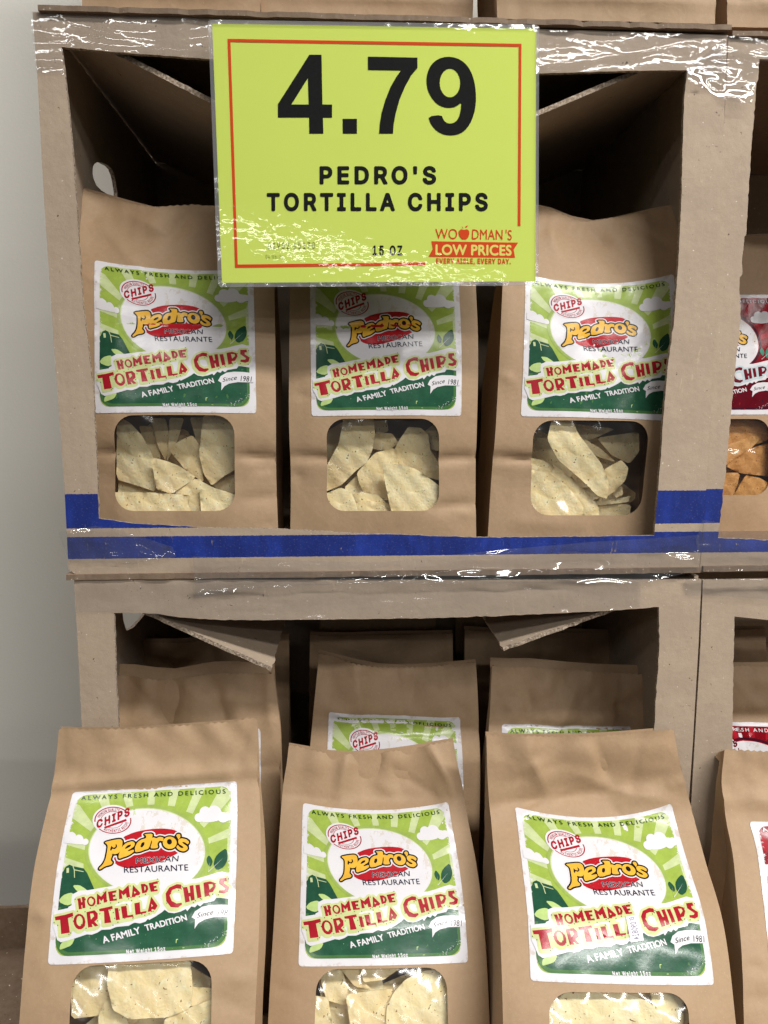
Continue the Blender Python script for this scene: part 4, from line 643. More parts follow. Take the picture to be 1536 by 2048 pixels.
sheet3('top_flap', at(1386, 1165, .010), at(1008, 1302, .010), (-.004, .105, .008), 1, BLL, CE, -.004, seed=22)
film_piece('clear_tape', [(152, 1166), (190, 1162), (700, 1163), (1281, 1160), (1281, 1213), (1210, 1221), (1088, 1226), (868, 1235), (500, 1239.5), (360, 1234), (250, 1224), (152, 1225)], -.0009, BLL, M['tape'], .0007, 1.2, 12, 9, 16, .15, .0010)

# lower right box
r0 = at(1406, 1160, .003); xrr = r0[0]+.575; YL = .003
BLR = thing('cardboard_box', 'lower cardboard box at the right edge of the photo, with red label bags inside', 'cardboard box', (r0[0], YL, ZL0), 'display boxes')
zri = at(1469, 1233, YL)[2]
inr = torn([(1469, 1233), (1467, 1333), (1465, 1463), (1463, 1560)], 9, .4, 12)+[P_(at(1464, 1480, YL)[0], zl2, YL), P_(xrr-.035, zl2, YL), P_(xrr-.035, zri-.002, YL), (1536, 1240)]
outr = [(1406, 1160), P_(xrr, r0[2], YL), P_(xrr, ZL0+.002, YL), P_(at(1384, 1580, YL)[0], ZL0+.002, YL), (1384, 1580), (1392, 1440), (1401, 1290)]
panel('front_panel', [outr, inr], YL, BLR, CE)
side('side_panel', r0[0]+.0085, -.004, ZL0+.002, r0[2]-.004, BLR, y0=.0075)
side('side_panel', xrr-.0045, .004, ZL0+.002, r0[2]-.004, BLR, y0=.0075)
V, F = box_mesh((r0[0]+.0046, D-.003, ZL0+.002), (xrr-.005, D+.005, r0[2]-.004)); obj('back_panel', V, F, M['card'], BLR)
V, F = box_mesh((r0[0]+.005, .0076, ZL0+.001), (xrr-.005, D, ZL0+.005)); obj('bottom_panel', V, F, M['card'], BLR)
film_piece('clear_tape', [(1370, 1159), (1460, 1158), (1640, 1160), (1640, 1206), (1500, 1196), (1440, 1192), (1370, 1190)], -.0012, BLR, M['wrap'], .0008, 1.4, 10, 13)

# loose sheets between and on top of the boxes
def lid(label, xa, xb, z, th, y0, seed, sag=0.0):
    q = torn([(xa, y0), (xb, y0), (xb, D+.012), (xa, D+.012)], .008, .0007, seed, True)
    V, F, mi = slab([q], .05, lambda P: np.c_[P, z+sag*(P[:, 0]-xa)], np.array([0, 0, th]))
    o = obj('cardboard_sheet', V, F, [M['card_dark'], M['edge_dark']], None, mi, loc=(xa, y0, z)); tag(o, label, 'cardboard sheet', 'loose cardboard sheets')
M['edge_dark'] = mat_card('sheet_cut_edge', S2L(112, 90, 70))
za = at(80, 19, -.004)[2]; zz = at(1455, 66, -.004)[2]
lid('thin brown cardboard sheet on top of the upper box, under the top bags', at(76, 10, -.004)[0], at(1462, 60, -.004)[0], ztop+.0005, .0042, -.005, 31, 0)
lid('thin cardboard sheet on top of the box at the right photo edge', at(1464, 66, .002)[0], xr+.01, zrt+.0005, .004, .001, 34)
zs0 = at(150, 1157, -.002)[2]
lid('thin cardboard sheet squeezed between upper and lower box, left corner sticking out', at(132, 1150, -.003)[0], at(1400, 1150, -.003)[0], zl+.0005, max(.0022, zb-zl-.001), -.003, 32)
lid('thin cardboard sheet between the two boxes at the right edge of the photo', at(1406, 1150, .001)[0], xrr, zl+.0005, max(.0022, zb-zl-.001), .001, 33)

# the tray at the lower left
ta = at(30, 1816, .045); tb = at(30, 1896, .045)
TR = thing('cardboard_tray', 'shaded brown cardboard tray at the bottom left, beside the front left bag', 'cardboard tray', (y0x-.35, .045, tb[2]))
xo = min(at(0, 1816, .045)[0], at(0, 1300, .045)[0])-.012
V, F, mi = slab([[(y0x-.7, tb[2]-.006), (y0x-.009, tb[2]-.006), (y0x-.009, ta[2]), (xo, ta[2]), (xo-.004, -.235), (xo-.06, -.225), (y0x-.7, -.20)]], .06, lambda P: np.c_[P[:, 0], np.full(len(P), .045), P[:, 1]], np.array([0, .005, 0]))  # tall unseen left end is added to shade the lower wall
obj('back_panel', V, F, [M['card_shaded'], M['edge_dark']], TR, mi)
V, F = box_mesh((y0x-.7, -.30, tb[2]-.005), (y0x-.009, .0452, tb[2])); obj('floor_panel', V, F, M['card_shaded'], TR)
# ------------------------------------------------------------------ the printed label (drawn once in label coordinates)
qz = lambda ox, oy, k: (lambda p: np.c_[np.atleast_2d(p)[:, 0]/k+ox, np.atleast_2d(p)[:, 1]/k+oy])
LAB = homog([(145.6, 1583.8), (473.8, 1561.9), (466.1, 1907.0), (95.9, 1929.7)], [(0, 0), (1, 0), (1, 1), (0, 1)])
ASP = 1.057
def conv(o):
    z = qz(*o)
    def fn(p):
        q = LAB(z(np.asarray(p, float))); return np.c_[q[:, 0]*ASP, q[:, 1]]
    return fn
ZA, ZB, ZC, ZR = conv((80, 1730, 7.314)), conv((270, 1700, 7.314)), conv((190, 1600, 7.314)), conv((80, 1540, 3.657))
LETTERS_TOP = [(ZA, [[(608, 512), (655, 502), (665, 560), (680, 557), (672, 487), (715, 483), (722, 640), (680, 648), (678, 600), (665, 605), (672, 655), (628, 663), (618, 545)]]),
    (ZA, [ell(808, 545, 62, 72, 18), ell(806, 545, 36, 48, 14)]),
    (ZA, [[(885, 590), (890, 430), (950, 475), (1025, 382), (1032, 550), (985, 560), (982, 500), (950, 540), (922, 505), (925, 585)]]),
    (ZA, [[(1050, 402), (1172, 376), (1165, 410), (1115, 420), (1118, 445), (1155, 440), (1155, 468), (1120, 475), (1125, 505), (1170, 495), (1175, 522), (1070, 537)]]),
    (ZA, [[(1205, 505), (1200, 350), (1255, 385), (1338, 298), (1358, 473), (1310, 482), (1300, 420), (1265, 450), (1240, 420), (1252, 495)]]),
    (ZA, [[(1380, 475), (1400, 298), (1502, 408), (1487, 440), (1437, 450), (1428, 470)], [(1412, 388), (1442, 405), (1417, 425)]]),
    (ZB, [[(120, 500), (175, 495), (215, 520), (225, 570), (200, 620), (137, 637)], [(165, 525), (185, 530), (190, 570), (172, 600)]]),
    (ZB, [[(230, 485), (355, 453), (360, 490), (300, 500), (302, 525), (340, 520), (342, 548), (308, 555), (312, 580), (355, 570), (358, 597), (260, 610)]])]
LETTERS = [(ZA, [[(268, 780), (420, 745), (540, 708), (546, 760), (465, 790), (482, 995), (350, 1020), (345, 820), (275, 830)]]),
    (ZA, [ell(632, 835, 86, 110, 14), ell(634, 825, 46, 72, 12)]),
    (ZA, [[(735, 700), (850, 670), (895, 715), (892, 790), (845, 832), (897, 885), (850, 900), (803, 850), (815, 907), (753, 912)], [(785, 722), (830, 715), (842, 755), (797, 802)]]),
    (ZA, [[(916, 650), (1107, 603), (1112, 642), (1050, 660), (1087, 837), (988, 852), (985, 680), (920, 684)]]),
    (ZA, [[(1140, 635), (1190, 630), (1212, 795), (1155, 804)]]),
    (ZA, [[(1230, 610), (1305, 596), (1320, 735), (1395, 720), (1400, 752), (1250, 777)]]),
    (ZB, [[(25, 780), (100, 763), (110, 905), (185, 890), (190, 917), (40, 947)]]),
    (ZB, [[(213, 902), (265, 680), (357, 810), (320, 872), (275, 860), (262, 892)], [(265, 785), (292, 810), (268, 832)]]),
    (ZB, [[(685, 498), (625, 493), (520, 545), (470, 630), (478, 740), (540, 827), (640, 834), (697, 790), (690, 763), (620, 775), (555, 740), (525, 660), (560, 580), (620, 555), (680, 562), (692, 520)]]),
    (ZB, [[(710, 540), (770, 530), (790, 620), (815, 615), (803, 515), (857, 503), (877, 720), (825, 735), (815, 670), (795, 675), (807, 745), (743, 764)]]),
    (ZB, [[(885, 507), (945, 496), (972, 680), (916, 699)]]),
    (ZB, [[(998, 470), (1090, 448), (1160, 468), (1174, 520), (1132, 602), (1075, 617), (1087, 655), (1018, 677)], [(1070, 490), (1125, 488), (1135, 520), (1085, 572)]]),
    (ZB, [[(1223, 405), (1322, 393), (1327, 442), (1290, 447), (1290, 480), (1367, 532), (1347, 602), (1290, 627), (1213, 614), (1220, 580), (1288, 575), (1308, 550), (1218, 482)]])]
PEDRO = [[[(185, 632), (300, 598), (400, 578), (437, 600), (440, 655), (425, 740), (390, 790), (340, 807), (298, 797), (300, 830), (277, 890), (312, 930), (290, 962), (200, 987), (132, 1037), (113, 1022), (170, 960), (205, 890), (225, 780), (236, 690), (222, 660)]],
    [[(393, 862), (392, 815), (430, 700), (490, 635), (580, 606), (616, 635), (602, 690), (525, 742), (512, 765), (600, 730), (606, 765), (530, 822), (450, 852), (410, 870)], [(470, 722), (510, 672), (562, 655), (552, 690), (495, 722)]],
    [[(620, 772), (615, 700), (650, 620), (700, 580), (772, 560), (772, 522), (740, 500), (862, 488), (857, 560), (815, 712), (760, 730), (690, 762)], [(690, 688), (712, 625), (752, 615), (748, 660), (718, 700)]],
    [[(833, 707), (860, 605), (838, 570), (872, 543), (920, 560), (950, 533), (1017, 543), (1012, 602), (960, 590), (930, 640), (947, 697), (890, 710)]],
    [ell(1105, 620, 98, 92, 22), ell(1100, 606, 36, 42, 14)],
    [[(1195, 510), (1215, 485), (1250, 490), (1257, 530), (1227, 574), (1213, 540)]],
    [[(1225, 572), (1270, 548), (1340, 563), (1382, 600), (1362, 642), (1320, 608), (1278, 602), (1292, 625), (1357, 670), (1362, 712), (1310, 747), (1240, 732), (1195, 690), (1217, 648), (1250, 688), (1288, 698), (1306, 680), (1228, 632)]]]
def cl(fn, lp): return [tuple(p) for p in fn(lp)]
PX0, PX1, PY0, PY1 = .035*ASP, .962*ASP, .028, .958
def clip_panel(lp):
    def half(P, ax, lim, sgn):
        o = []
        for i in range(len(P)):
            a, b = P[i], P[(i+1) % len(P)]; da, db = (a[ax]-lim)*sgn, (b[ax]-lim)*sgn
            if da >= 0: o.append(a)
            if (da >= 0) != (db >= 0):
                t = da/(da-db); o.append((a[0]+(b[0]-a[0])*t, a[1]+(b[1]-a[1])*t))
        return o
    for ax, lim, sg in ((0, PX0, 1), (0, PX1, -1), (1, PY0, 1), (1, PY1, -1)):
        if lp: lp = half(lp, ax, lim, sg)
    return lp

def build_art(red=False):
    A = Art(); L = 0
    A.poly([rrect(0, 0, ASP, 1, .022)], 'white', 0)
    panel_ = rrect(PX0, PY0, PX1, PY1, .062, .062)
    A.poly([panel_], 'bg', 1)
    rays = [[(395, 150), (487, 150), (525, 272), (465, 285)], [(590, 150), (662, 150), (692, 275), (645, 285)], [(783, 140), (840, 140), (840, 250), (790, 255)],
            [(955, 130), (1022, 125), (985, 262), (935, 256)], [(1135, 130), (1210, 120), (1115, 312), (1068, 297)], [(1322, 120), (1420, 165), (1195, 412), (1165, 380)],
            [(1420, 390), (1425, 462), (1230, 530), (1224, 488)], [(1362, 478), (1390, 470), (1420, 640), (1360, 660)], [(238, 240), (300, 262), (425, 425), (400, 462), (215, 330)], [(180, 450), (385, 540), (360, 597), (160, 545)],
            [(150, 635), (350, 695), (352, 735), (140, 725)]]
    for r in rays: A.poly([clip_panel(cl(ZR, r))], 'ray', 2)
    hill = [(100, 850), (138, 850), (180, 825), (197, 800), (192, 768), (205, 755), (222, 722), (248, 706), (272, 716), (352, 730), (378, 765), (430, 890), (300, 905), (270, 1010), (100, 1060)]
    A.poly([clip_panel(cl(ZR, hill))], 'hill', 2.5)
    for s in ([(278, 716), (286, 740), (352, 752), (352, 757), (288, 747), (290, 800), (284, 800), (282, 745), (272, 718)], [(228, 733), (246, 730), (246, 765), (228, 768)]): A.poly([cl(ZR, s)], 'ray', 3)
    A.poly([cl(ZR, ell(793, 592, 437, 340, 60))], 'ring', 3)
    A.poly([cl(ZR, ell(793, 592, 413, 317, 60))], 'ray', 3.5)
    A.poly([cl(ZR, ell(794, 594, 407, 312, 60))], 'sun', 4)
    def blob(fn, circ, mat, lay, base=None):
        P = [fn(ell(x, y, r, r, 24)) for x, y, r in circ]
        if base: P.append(fn(base))
        V, F = sdf_mesh(P, 0, .008); A.add(V, F, mat, lay)
    blob(ZR, [(1160, 340, 33), (1205, 300, 42), (1270, 302, 52), (1330, 335, 38), (1365, 330, 30)], 'white', 4.2, [(1150, 345), (1380, 325), (1390, 345), (1240, 372), (1150, 372)])
    blob(ZR, [(205, 515, 30), (255, 500, 36), (310, 512, 30), (355, 535, 25)], 'white', 4.2, [(180, 520), (350, 520), (360, 558), (180, 545)])
    # dark field at the bottom
    lo = cl(ZR, [(80, 1020), (1430, 880)])
    bot = [p for p in rrect(PX0, PY0, PX1, PY1, .082, .082) if p[1] > .80]
    dk = [lo[0]]+[lo[1]]+sorted([p for p in bot if p[0] > .5], key=lambda p: (p[1], -p[0]))+sorted([p for p in bot if p[0] <= .5], key=lambda p: (-p[1], -p[0]))
    dk[0] = (PX0, dk[0][1]); dk[1] = (PX1, dk[1][1])
    A.poly([dk], 'rim', 2.7)
    cx, cy = ASP/2, .72
    bi = [p for p in rrect(PX0+.018, PY0, PX1-.018, PY1-.018, .078, .078) if p[1] > .80]
    di = [(PX0+.018, dk[0][1])]+[(PX1-.018, dk[1][1])]+sorted([p for p in bi if p[0] > .5], key=lambda p: (p[1], -p[0]))+sorted([p for p in bi if p[0] <= .5], key=lambda p: (-p[1], -p[0]))
    A.poly([di], 'dark', 3)
    for lf in ([(163, 975), (200, 930), (250, 910), (278, 912), (265, 990), (225, 1002)], [(272, 855), (320, 852), (352, 870), (380, 892), (330, 908), (300, 893)], [(153, 1318), (170, 1265), (230, 1240), (278, 1228), (250, 1280), (200, 1302)]):
        A.poly([chaikin(cl(ZR, lf), 1)], 'leaf', 4.4)
    for lf, fn in (([(1075, 62), (1105, 100), (1127, 150), (1118, 200), (1088, 235), (1050, 180), (1038, 130), (1050, 90)], ZB), ([(1356, 560), (1367, 640), (1340, 700), (1290, 728), (1263, 690), (1275, 630), (1310, 590)], ZR)):
        A.poly([chaikin(cl(fn, lf), 1)], 'dleaf', 4.4)
    for a, b in (((1090, 150), (1065, 310)), ((1275, 100), (1070, 305))):
        d = np.array(b, float)-a; n = np.array([-d[1], d[0]])/np.linalg.norm(d)*4
        A.poly([cl(ZB, [a, tuple(np.array(b)+n), tuple(np.array(b)-n)])], 'white' if a[0] > 1200 else 'ray', 4.6)
    # jagged white band behind the title
    up = cl(ZA, [(170, 900), (205, 706), (235, 705), (470, 650), (480, 630), (525, 605), (520, 560), (540, 450), (580, 430), (640, 395), (770, 385), (870, 365), (960, 345)])+cl(ZB, [(440, 400), (700, 420), (890, 410), (1000, 380), (1150, 330), (1260, 300), (1330, 320), (1410, 310)])
    dn = cl(ZB, [(1410, 668), (1395, 665), (1350, 705), (1230, 690), (1180, 690), (1150, 735), (1000, 770), (955, 815), (915, 790), (880, 830), (830, 815), (770, 885), (750, 855), (680, 890), (590, 915), (510, 905), (455, 865), (410, 905), (320, 965), (235, 1015), (215, 1000), (180, 1040), (100, 1065), (30, 1055)])+\
         cl(ZA, [(1390, 845), (1330, 880), (1220, 890), (1150, 900), (1070, 935), (940, 945), (880, 985), (800, 1015), (730, 1010), (560, 1070), (430, 1110), (340, 1137), (285, 1105), (255, 990), (215, 915), (190, 900)])
    A.poly([up+dn], 'white', 5)
    h1 = []
    for fn, lp in LETTERS_TOP+LETTERS:
        big = (fn, lp) in LETTERS
        P = [fn(np.array(lp[0])+np.array((-16 if big else -13, 24 if big else 20))), fn(lp[0])]
        h1.append(P)
    allp = [p for P in h1 for p in P]
    V, F = sdf_mesh(allp, .013, .0075); A.add(V, F, 'halo', 5.6)
    rs = np.random.RandomState(5)
    for P in h1:
        for _ in range(5):
            p = P[0][rs.randint(len(P[0]))]+rs.normal(0, .008, 2); A.add(np.array(ell(p[0], p[1], .0032, .0036, 5)), [(0, 1, 2, 3, 4)], 'top', 5.9)
    for fn, lp in (LETTERS if red else LETTERS_TOP+LETTERS):
        P = [cl(fn, l) for l in lp]
        A.poly(P, 'red', 6.6)
    if red: A.text('SEASONED', INTER, line_map(ZB, (-490, 655+10), (365, 590), 150), 'red', 6.6, .05, .03)
    A.text('A FAMILY', HUM, line_map(ZA, (965, 1135), (1500, 985), 92), 'wtext', 5.5, .028, .0)
    A.text('TRADITION', HUM, line_map(ZB, (182, 1172), (778, 1012), 84), 'wtext', 5.5, .028, .0)
    bub = [(1410, 802), (1250, 790), (1100, 795), (980, 820), (880, 890), (833, 975), (885, 1005), (874, 1142), (930, 1060), (1010, 1010), (1150, 975), (1410, 965)]
    A.poly([cl(ZB, bub)], 'white', 5.5)
    A.text('Since', HUM, line_map(ZB, (900, 990), (1138, 930), 78, (.25, -1)), 'black', 6.2, .006, .02, 10)
    A.text('1981', HUM, line_map(ZB, (1178, 952), (1392, 955), 92, (.18, -1)), 'black', 6.2, .004, .02, 10)
    A.text('Net Weight 15oz', INTER, line_map(ZR, (645, 1335), (928, 1310), 28), 'wtext', 5.5, .032, .03, 10)
    A.text('ALWAYS FRESH AND DELICIOUS', HUM, line_map(ZR, (306, 226), (1356, 168), 29), 'wtext' if red else 'top', 5.5, .012, .20, 10)
    # logo
    ov = [(315, 890), (312, 850), (340, 760), (430, 553), (600, 470), (800, 425), (1000, 407), (1150, 420), (1250, 465), (1302, 525), (1310, 620), (1240, 762), (1100, 842), (940, 922), (700, 990), (540, 1012), (400, 980), (332, 930)]
    A.poly([chaikin(cl(ZC, ov), 1)], 'lred', 5)
    PP = [[chaikin(cl(ZC, l), 1, .2) for l in lp] for lp in PEDRO]
    k = .0009*1.0
    outerp = [l[0] for l in PP]
    V, F = sdf_mesh(outerp, .0165, .006); A.add(V, F, 'white', 5.5)
    V, F = sdf_mesh(outerp, .0095, .006); A.add(V, F, 'black', 6)
    for lp in PP: A.poly(lp, 'yellow', 6.6)
    A.poly([cl(ZC, [(285, 680), (302, 702), (328, 712), (348, 690), (343, 660), (362, 664), (366, 700), (335, 732), (302, 725), (280, 762), (270, 740)])], 'black', 7)
    A.text('MEXICAN', HUM, line_map(ZC, (622, 937), (1235, 892), 84, (.1, -1)), 'white', 6.3, .024, .02, 12)
    A.text('MEXICAN', HUM, line_map(ZC, (622, 937), (1235, 892), 84, (.1, -1)), 'navy', 7, .004, .02, 12)
    A.text('RESTAURANTE', HUM, line_map(ZC, (462, 1074), (1375, 1022), 88), 'navy', 6.3, .006, .02, 12)
    # round stamp
    A.poly([cl(ZC, ell(287, 298, 290, 222, 40))], 'white', 5)
    def arc(a0, a1, rx, ry, w, n=26):
        o = [(290+rx*math.cos(R_(a0+(a1-a0)*i/n)), 303-ry*math.sin(R_(a0+(a1-a0)*i/n))) for i in range(n+1)]
        i_ = [(290+(rx-w)*math.cos(R_(a0+(a1-a0)*i/n)), 303-(ry-w*.8)*math.sin(R_(a0+(a1-a0)*i/n))) for i in range(n+1)]
        A.poly([cl(ZC, o+i_[::-1])], 'red', 5.6)
    arc(42, 188, 266, 200, 17); arc(222, 372, 266, 200, 17); arc(64, 170, 178, 132, 9); arc(212, 345, 150, 120, 9)
    A.poly([cl(ZC, [(168, 405), (480, 276), (490, 308), (180, 432)])], 'red', 5.6)
    A.text('CHIPS', INTER, line_map(ZC, (62, 425), (545, 215), 108, (-.05, -1)), 'red', 6.2, .045, .05, 12)
    def arct(s, a0, a1, rx, ry, h, flip):
        def mp(q):
            a = R_(a0)+(R_(a1)-R_(a0))*q[:, 0]; k = (q[:, 1]-.5)*h*(-1 if flip else 1)
            return ZC(np.c_[290+(rx+k)*np.cos(a), 303-(ry+k)*np.sin(a)])
        A.text(s, INTER, mp, 'red', 5.6, .028, .03, 8)
    arct('PREMIUM QUALITY', 166, 64, 212, 158, 40, False)
    arct('AUTHENTIC RECIPE', 236, 352, 208, 156, 40, True)
    # worn specks printed near the lower right corner
    for _ in range(46):
        t = rs.rand(); p = np.array((880+t*500, 1470-t*300))+rs.normal(0, 26, 2); s = rs.uniform(3, 12)
        a = rs.uniform(0, 3); e = np.array(ell(0, 0, s, s*.45, 6, a))+p
        q = clip_panel(cl(ZB, e))
        if len(q) > 2: A.add(np.array(q), [tuple(range(len(q)))], 'white', 5.5)
    for lp in ([(608, 1340), (612, 1290), (640, 1285), (640, 1296), (622, 1302), (616, 1350)], [(700, 1410), (730, 1408), (730, 1418), (700, 1420)]): A.poly([cl(ZB, lp)], 'leaf', 5.5)
    A.V = [(min(max(x, .014), ASP-.014), min(max(y, .014), .986), l) if l > 0 else (x, y, l) for x, y, l in A.V]
    # cut along a grid so the print can follow the bag
    bm = bmesh.new(); vs = [bm.verts.new((x, y, l)) for x, y, l in A.V]
    keys = sorted(set(A.M))
    for f, m in zip(A.F, A.M):
        try: nf = bm.faces.new([vs[i] for i in f])
        except ValueError: continue
        nf.material_index = keys.index(m)
    for ax, hi in ((0, ASP), (1, 1.0)):
        for k in range(1, 26):
            c = [0, 0, 0]; n = [0, 0, 0]; c[ax] = hi*k/26; n[ax] = 1
            bmesh.ops.bisect_plane(bm, geom=bm.verts[:]+bm.edges[:]+bm.faces[:], plane_co=c, plane_no=n)
    bm.verts.index_update()
    V = np.array([v.co[:] for v in bm.verts]); F = [tuple(v.index for v in f.verts) for f in bm.faces]; mi = [f.material_index for f in bm.faces]
    bm.free()
    # label coordinates run downwards: flip so that faces look outwards
    out = []
    for f in F:
        p = V[list(f)]; a = np.sum(p[:, 0]*np.roll(p[:, 1], -1)-np.roll(p[:, 0], -1)*p[:, 1])
        out.append(f if a < 0 else f[::-1])
    return V, out, mi, keys
ARTG = build_art(False); ARTR = build_art(True)
print('label art', len(ARTG[0]), len(ARTG[1]))
# ------------------------------------------------------------------ paper bags
def sm(x, a, b):
    k = np.clip((x-a)/(b-a), 0, 1); return k*k*(3-2*k)
class Surf:
    """front of a bag: left and right edges through measured points, plus bulge, folds and wrinkles"""
    def __init__(s, rows, bulge=.004, bow=None, creases=(), wav=.002, seed=0, rough=1.0, tmin=.80, ncr=11):
        # rows from the top down: (left px, right px, Y) or (left px, right px, Yl, Yr)
        Lp, Rp = [], []
        for r in rows:
            yl = r[2]; yr = r[3] if len(r) > 3 else r[2]
            Lp.append(at(*r[0], yl)); Rp.append(at(*r[1], yr))
        s.L, s.R = np.array(Lp)[::-1], np.array(Rp)[::-1]
        mid = (s.L+s.R)/2; d = np.r_[0, np.cumsum(np.linalg.norm(np.diff(mid, axis=0), axis=1))]
        s.H = d[-1]; s.t = d/s.H; s.W = np.linalg.norm(s.R-s.L, axis=1).mean()
        up = mid[-1]-mid[0]; rt = (s.R-s.L).mean(0); n = np.cross(rt, up); s.n = n/np.linalg.norm(n)
        s.up = up/np.linalg.norm(up); s.rt = rt/np.linalg.norm(rt)
        s.bulge, s.bow, s.cr, s.wav = bulge, bow or [(0, 0), (1, 0)], creases, wav
        rs = np.random.RandomState(seed); s.ph = rs.uniform(0, 6.28, 16); s.fr = rs.uniform(.6, 1.6, 16); s.dr = rs.uniform(-1, 1, 16); s.rough = rough
        s.cr = list(s.cr)
        for _ in range(ncr):      # short creases of handled paper near the top
            a = rs.uniform(0, math.pi); L = rs.uniform(.06, .22); x, t = rs.uniform(.06, .94), rs.uniform(tmin, .985)
            s.cr.append((x-L*math.cos(a), t-L*.5*math.sin(a), x+L*math.cos(a), min(1.02, t+L*.5*math.sin(a)), rs.uniform(-.0013, .0013), rs.uniform(.004, .008)))
        for _ in range(5):
            x = rs.choice((.02, .98)); t = rs.uniform(.05, .75); L = rs.uniform(.05, .12); sg = 1 if x < .5 else -1
            s.cr.append((x, t, x+sg*L, t+rs.uniform(-.02, .02), rs.uniform(-.0012, .0012), rs.uniform(.003, .006)))
    def edge(s, P, t):
        T = s.t; t = np.asarray(t); i = np.clip(np.searchsorted(T, t)-1, 0, len(T)-2)
        m = np.gradient(P, T, axis=0) if len(T) > 2 else np.repeat((P[1:]-P[:1])/(T[1]-T[0]), 2, 0)
        h = (T[i+1]-T[i])[:, None]; k = ((t-T[i])/(T[i+1]-T[i]))[:, None]
        kk = np.clip(k, 0, 1)
        b = (2*kk**3-3*kk**2+1)*P[i]+(kk**3-2*kk**2+kk)*h*m[i]+(-2*kk**3+3*kk**2)*P[i+1]+(kk**3-kk**2)*h*m[i+1]
        over = k-kk
        return b+over*h*np.where(k > 1, m[i+1], m[i])
    def disp(s, S, T):
        x = 2*S-1
        d = s.bulge*(1-np.abs(x)**2.4)*sm(T, -.02, .12)*(1-.7*sm(T, .72, .95))
        bt, bv = zip(*s.bow); d = d+np.interp(T, bt, bv)*(1-x*x)
        for s0, t0, s1, t1, a, w in s.cr:
            a = a*1.7
            ax, ay, bx, by = s0*s.W, t0*s.H, s1*s.W, t1*s.H
            dx, dy = bx-ax, by-ay; l2 = dx*dx+dy*dy
            k = np.clip(((S*s.W-ax)*dx+(T*s.H-ay)*dy)/l2, 0, 1)
            q = np.hypot(S*s.W-ax-k*dx, T*s.H-ay-k*dy)
            d = d+a*(.45*np.exp(-(q/w)**2)+.75*np.exp(-q/(w*.62)))*np.sin(np.clip(k, .06, .94)*math.pi)**.5
        X, Y = S*s.W*100, T*s.H*100
        env = .40+1.2*sm(T, .78, .97)
        nz = 0
        for k in range(10):
            f = (.45+.28*k)*s.fr[k]; a = s.dr[k]*math.pi
            nz = nz+np.sin(f*(X*math.cos(a)+Y*math.sin(a)*.8)+s.ph[k])/(1.3+.55*k)
        d = d+nz*.0010*s.rough*env*sm(1-np.abs(x), 0, .12)
        d = d+s.wav*(np.sin(X*.55*s.fr[11]+s.ph[11])+.6*np.sin(X*1.05*s.fr[12]+s.ph[12]))*sm(T, .80, 1.0)*sm(1-np.abs(x), 0, .2)
        return d
    def pos(s, S, T, off=0.0):
        S, T = np.asarray(S, float), np.asarray(T, float)
        L, R = s.edge(s.L, T), s.edge(s.R, T)
        return L+(R-L)*S[:, None]+s.n*(s.disp(S, T)+off)[:, None]
    def normal(s, S, T):
        e = 2e-3; a = s.pos(S+e, T)-s.pos(S-e, T); b = s.pos(S, T+e)-s.pos(S, T-e)
        n = np.cross(a, b); return n/np.linalg.norm(n, axis=1)[:, None]
    def inv(s, P):
        P = np.atleast_2d(np.asarray(P, float)); S = np.full(len(P), .5); T = np.full(len(P), .5)
        for _ in range(14):
            b = proj(s.pos(S, T)); e = 1e-3
            js = (proj(s.pos(S+e, T))-b)/e; jt = (proj(s.pos(S, T+e))-b)/e
            r = P-b; det = js[:, 0]*jt[:, 1]-js[:, 1]*jt[:, 0]
            ds = (r[:, 0]*jt[:, 1]-r[:, 1]*jt[:, 0])/det; dt = (js[:, 0]*r[:, 1]-js[:, 1]*r[:, 0])/det
            S = np.clip(S+np.clip(ds, -.3, .3)*.9, -.6, 1.6); T = np.clip(T+np.clip(dt, -.3, .3)*.9, -.9, 1.6)
        return np.c_[S, T]

def quad_map(q):
    """unit square (x right, y down) to the quad TL TR BR BL"""
    q = np.asarray(q, float)
    return lambda u, v: (q[0]*((1-u)*(1-v))[:, None]+q[1]*(u*(1-v))[:, None]+q[2]*(u*v)[:, None]+q[3]*((1-u)*v)[:, None])

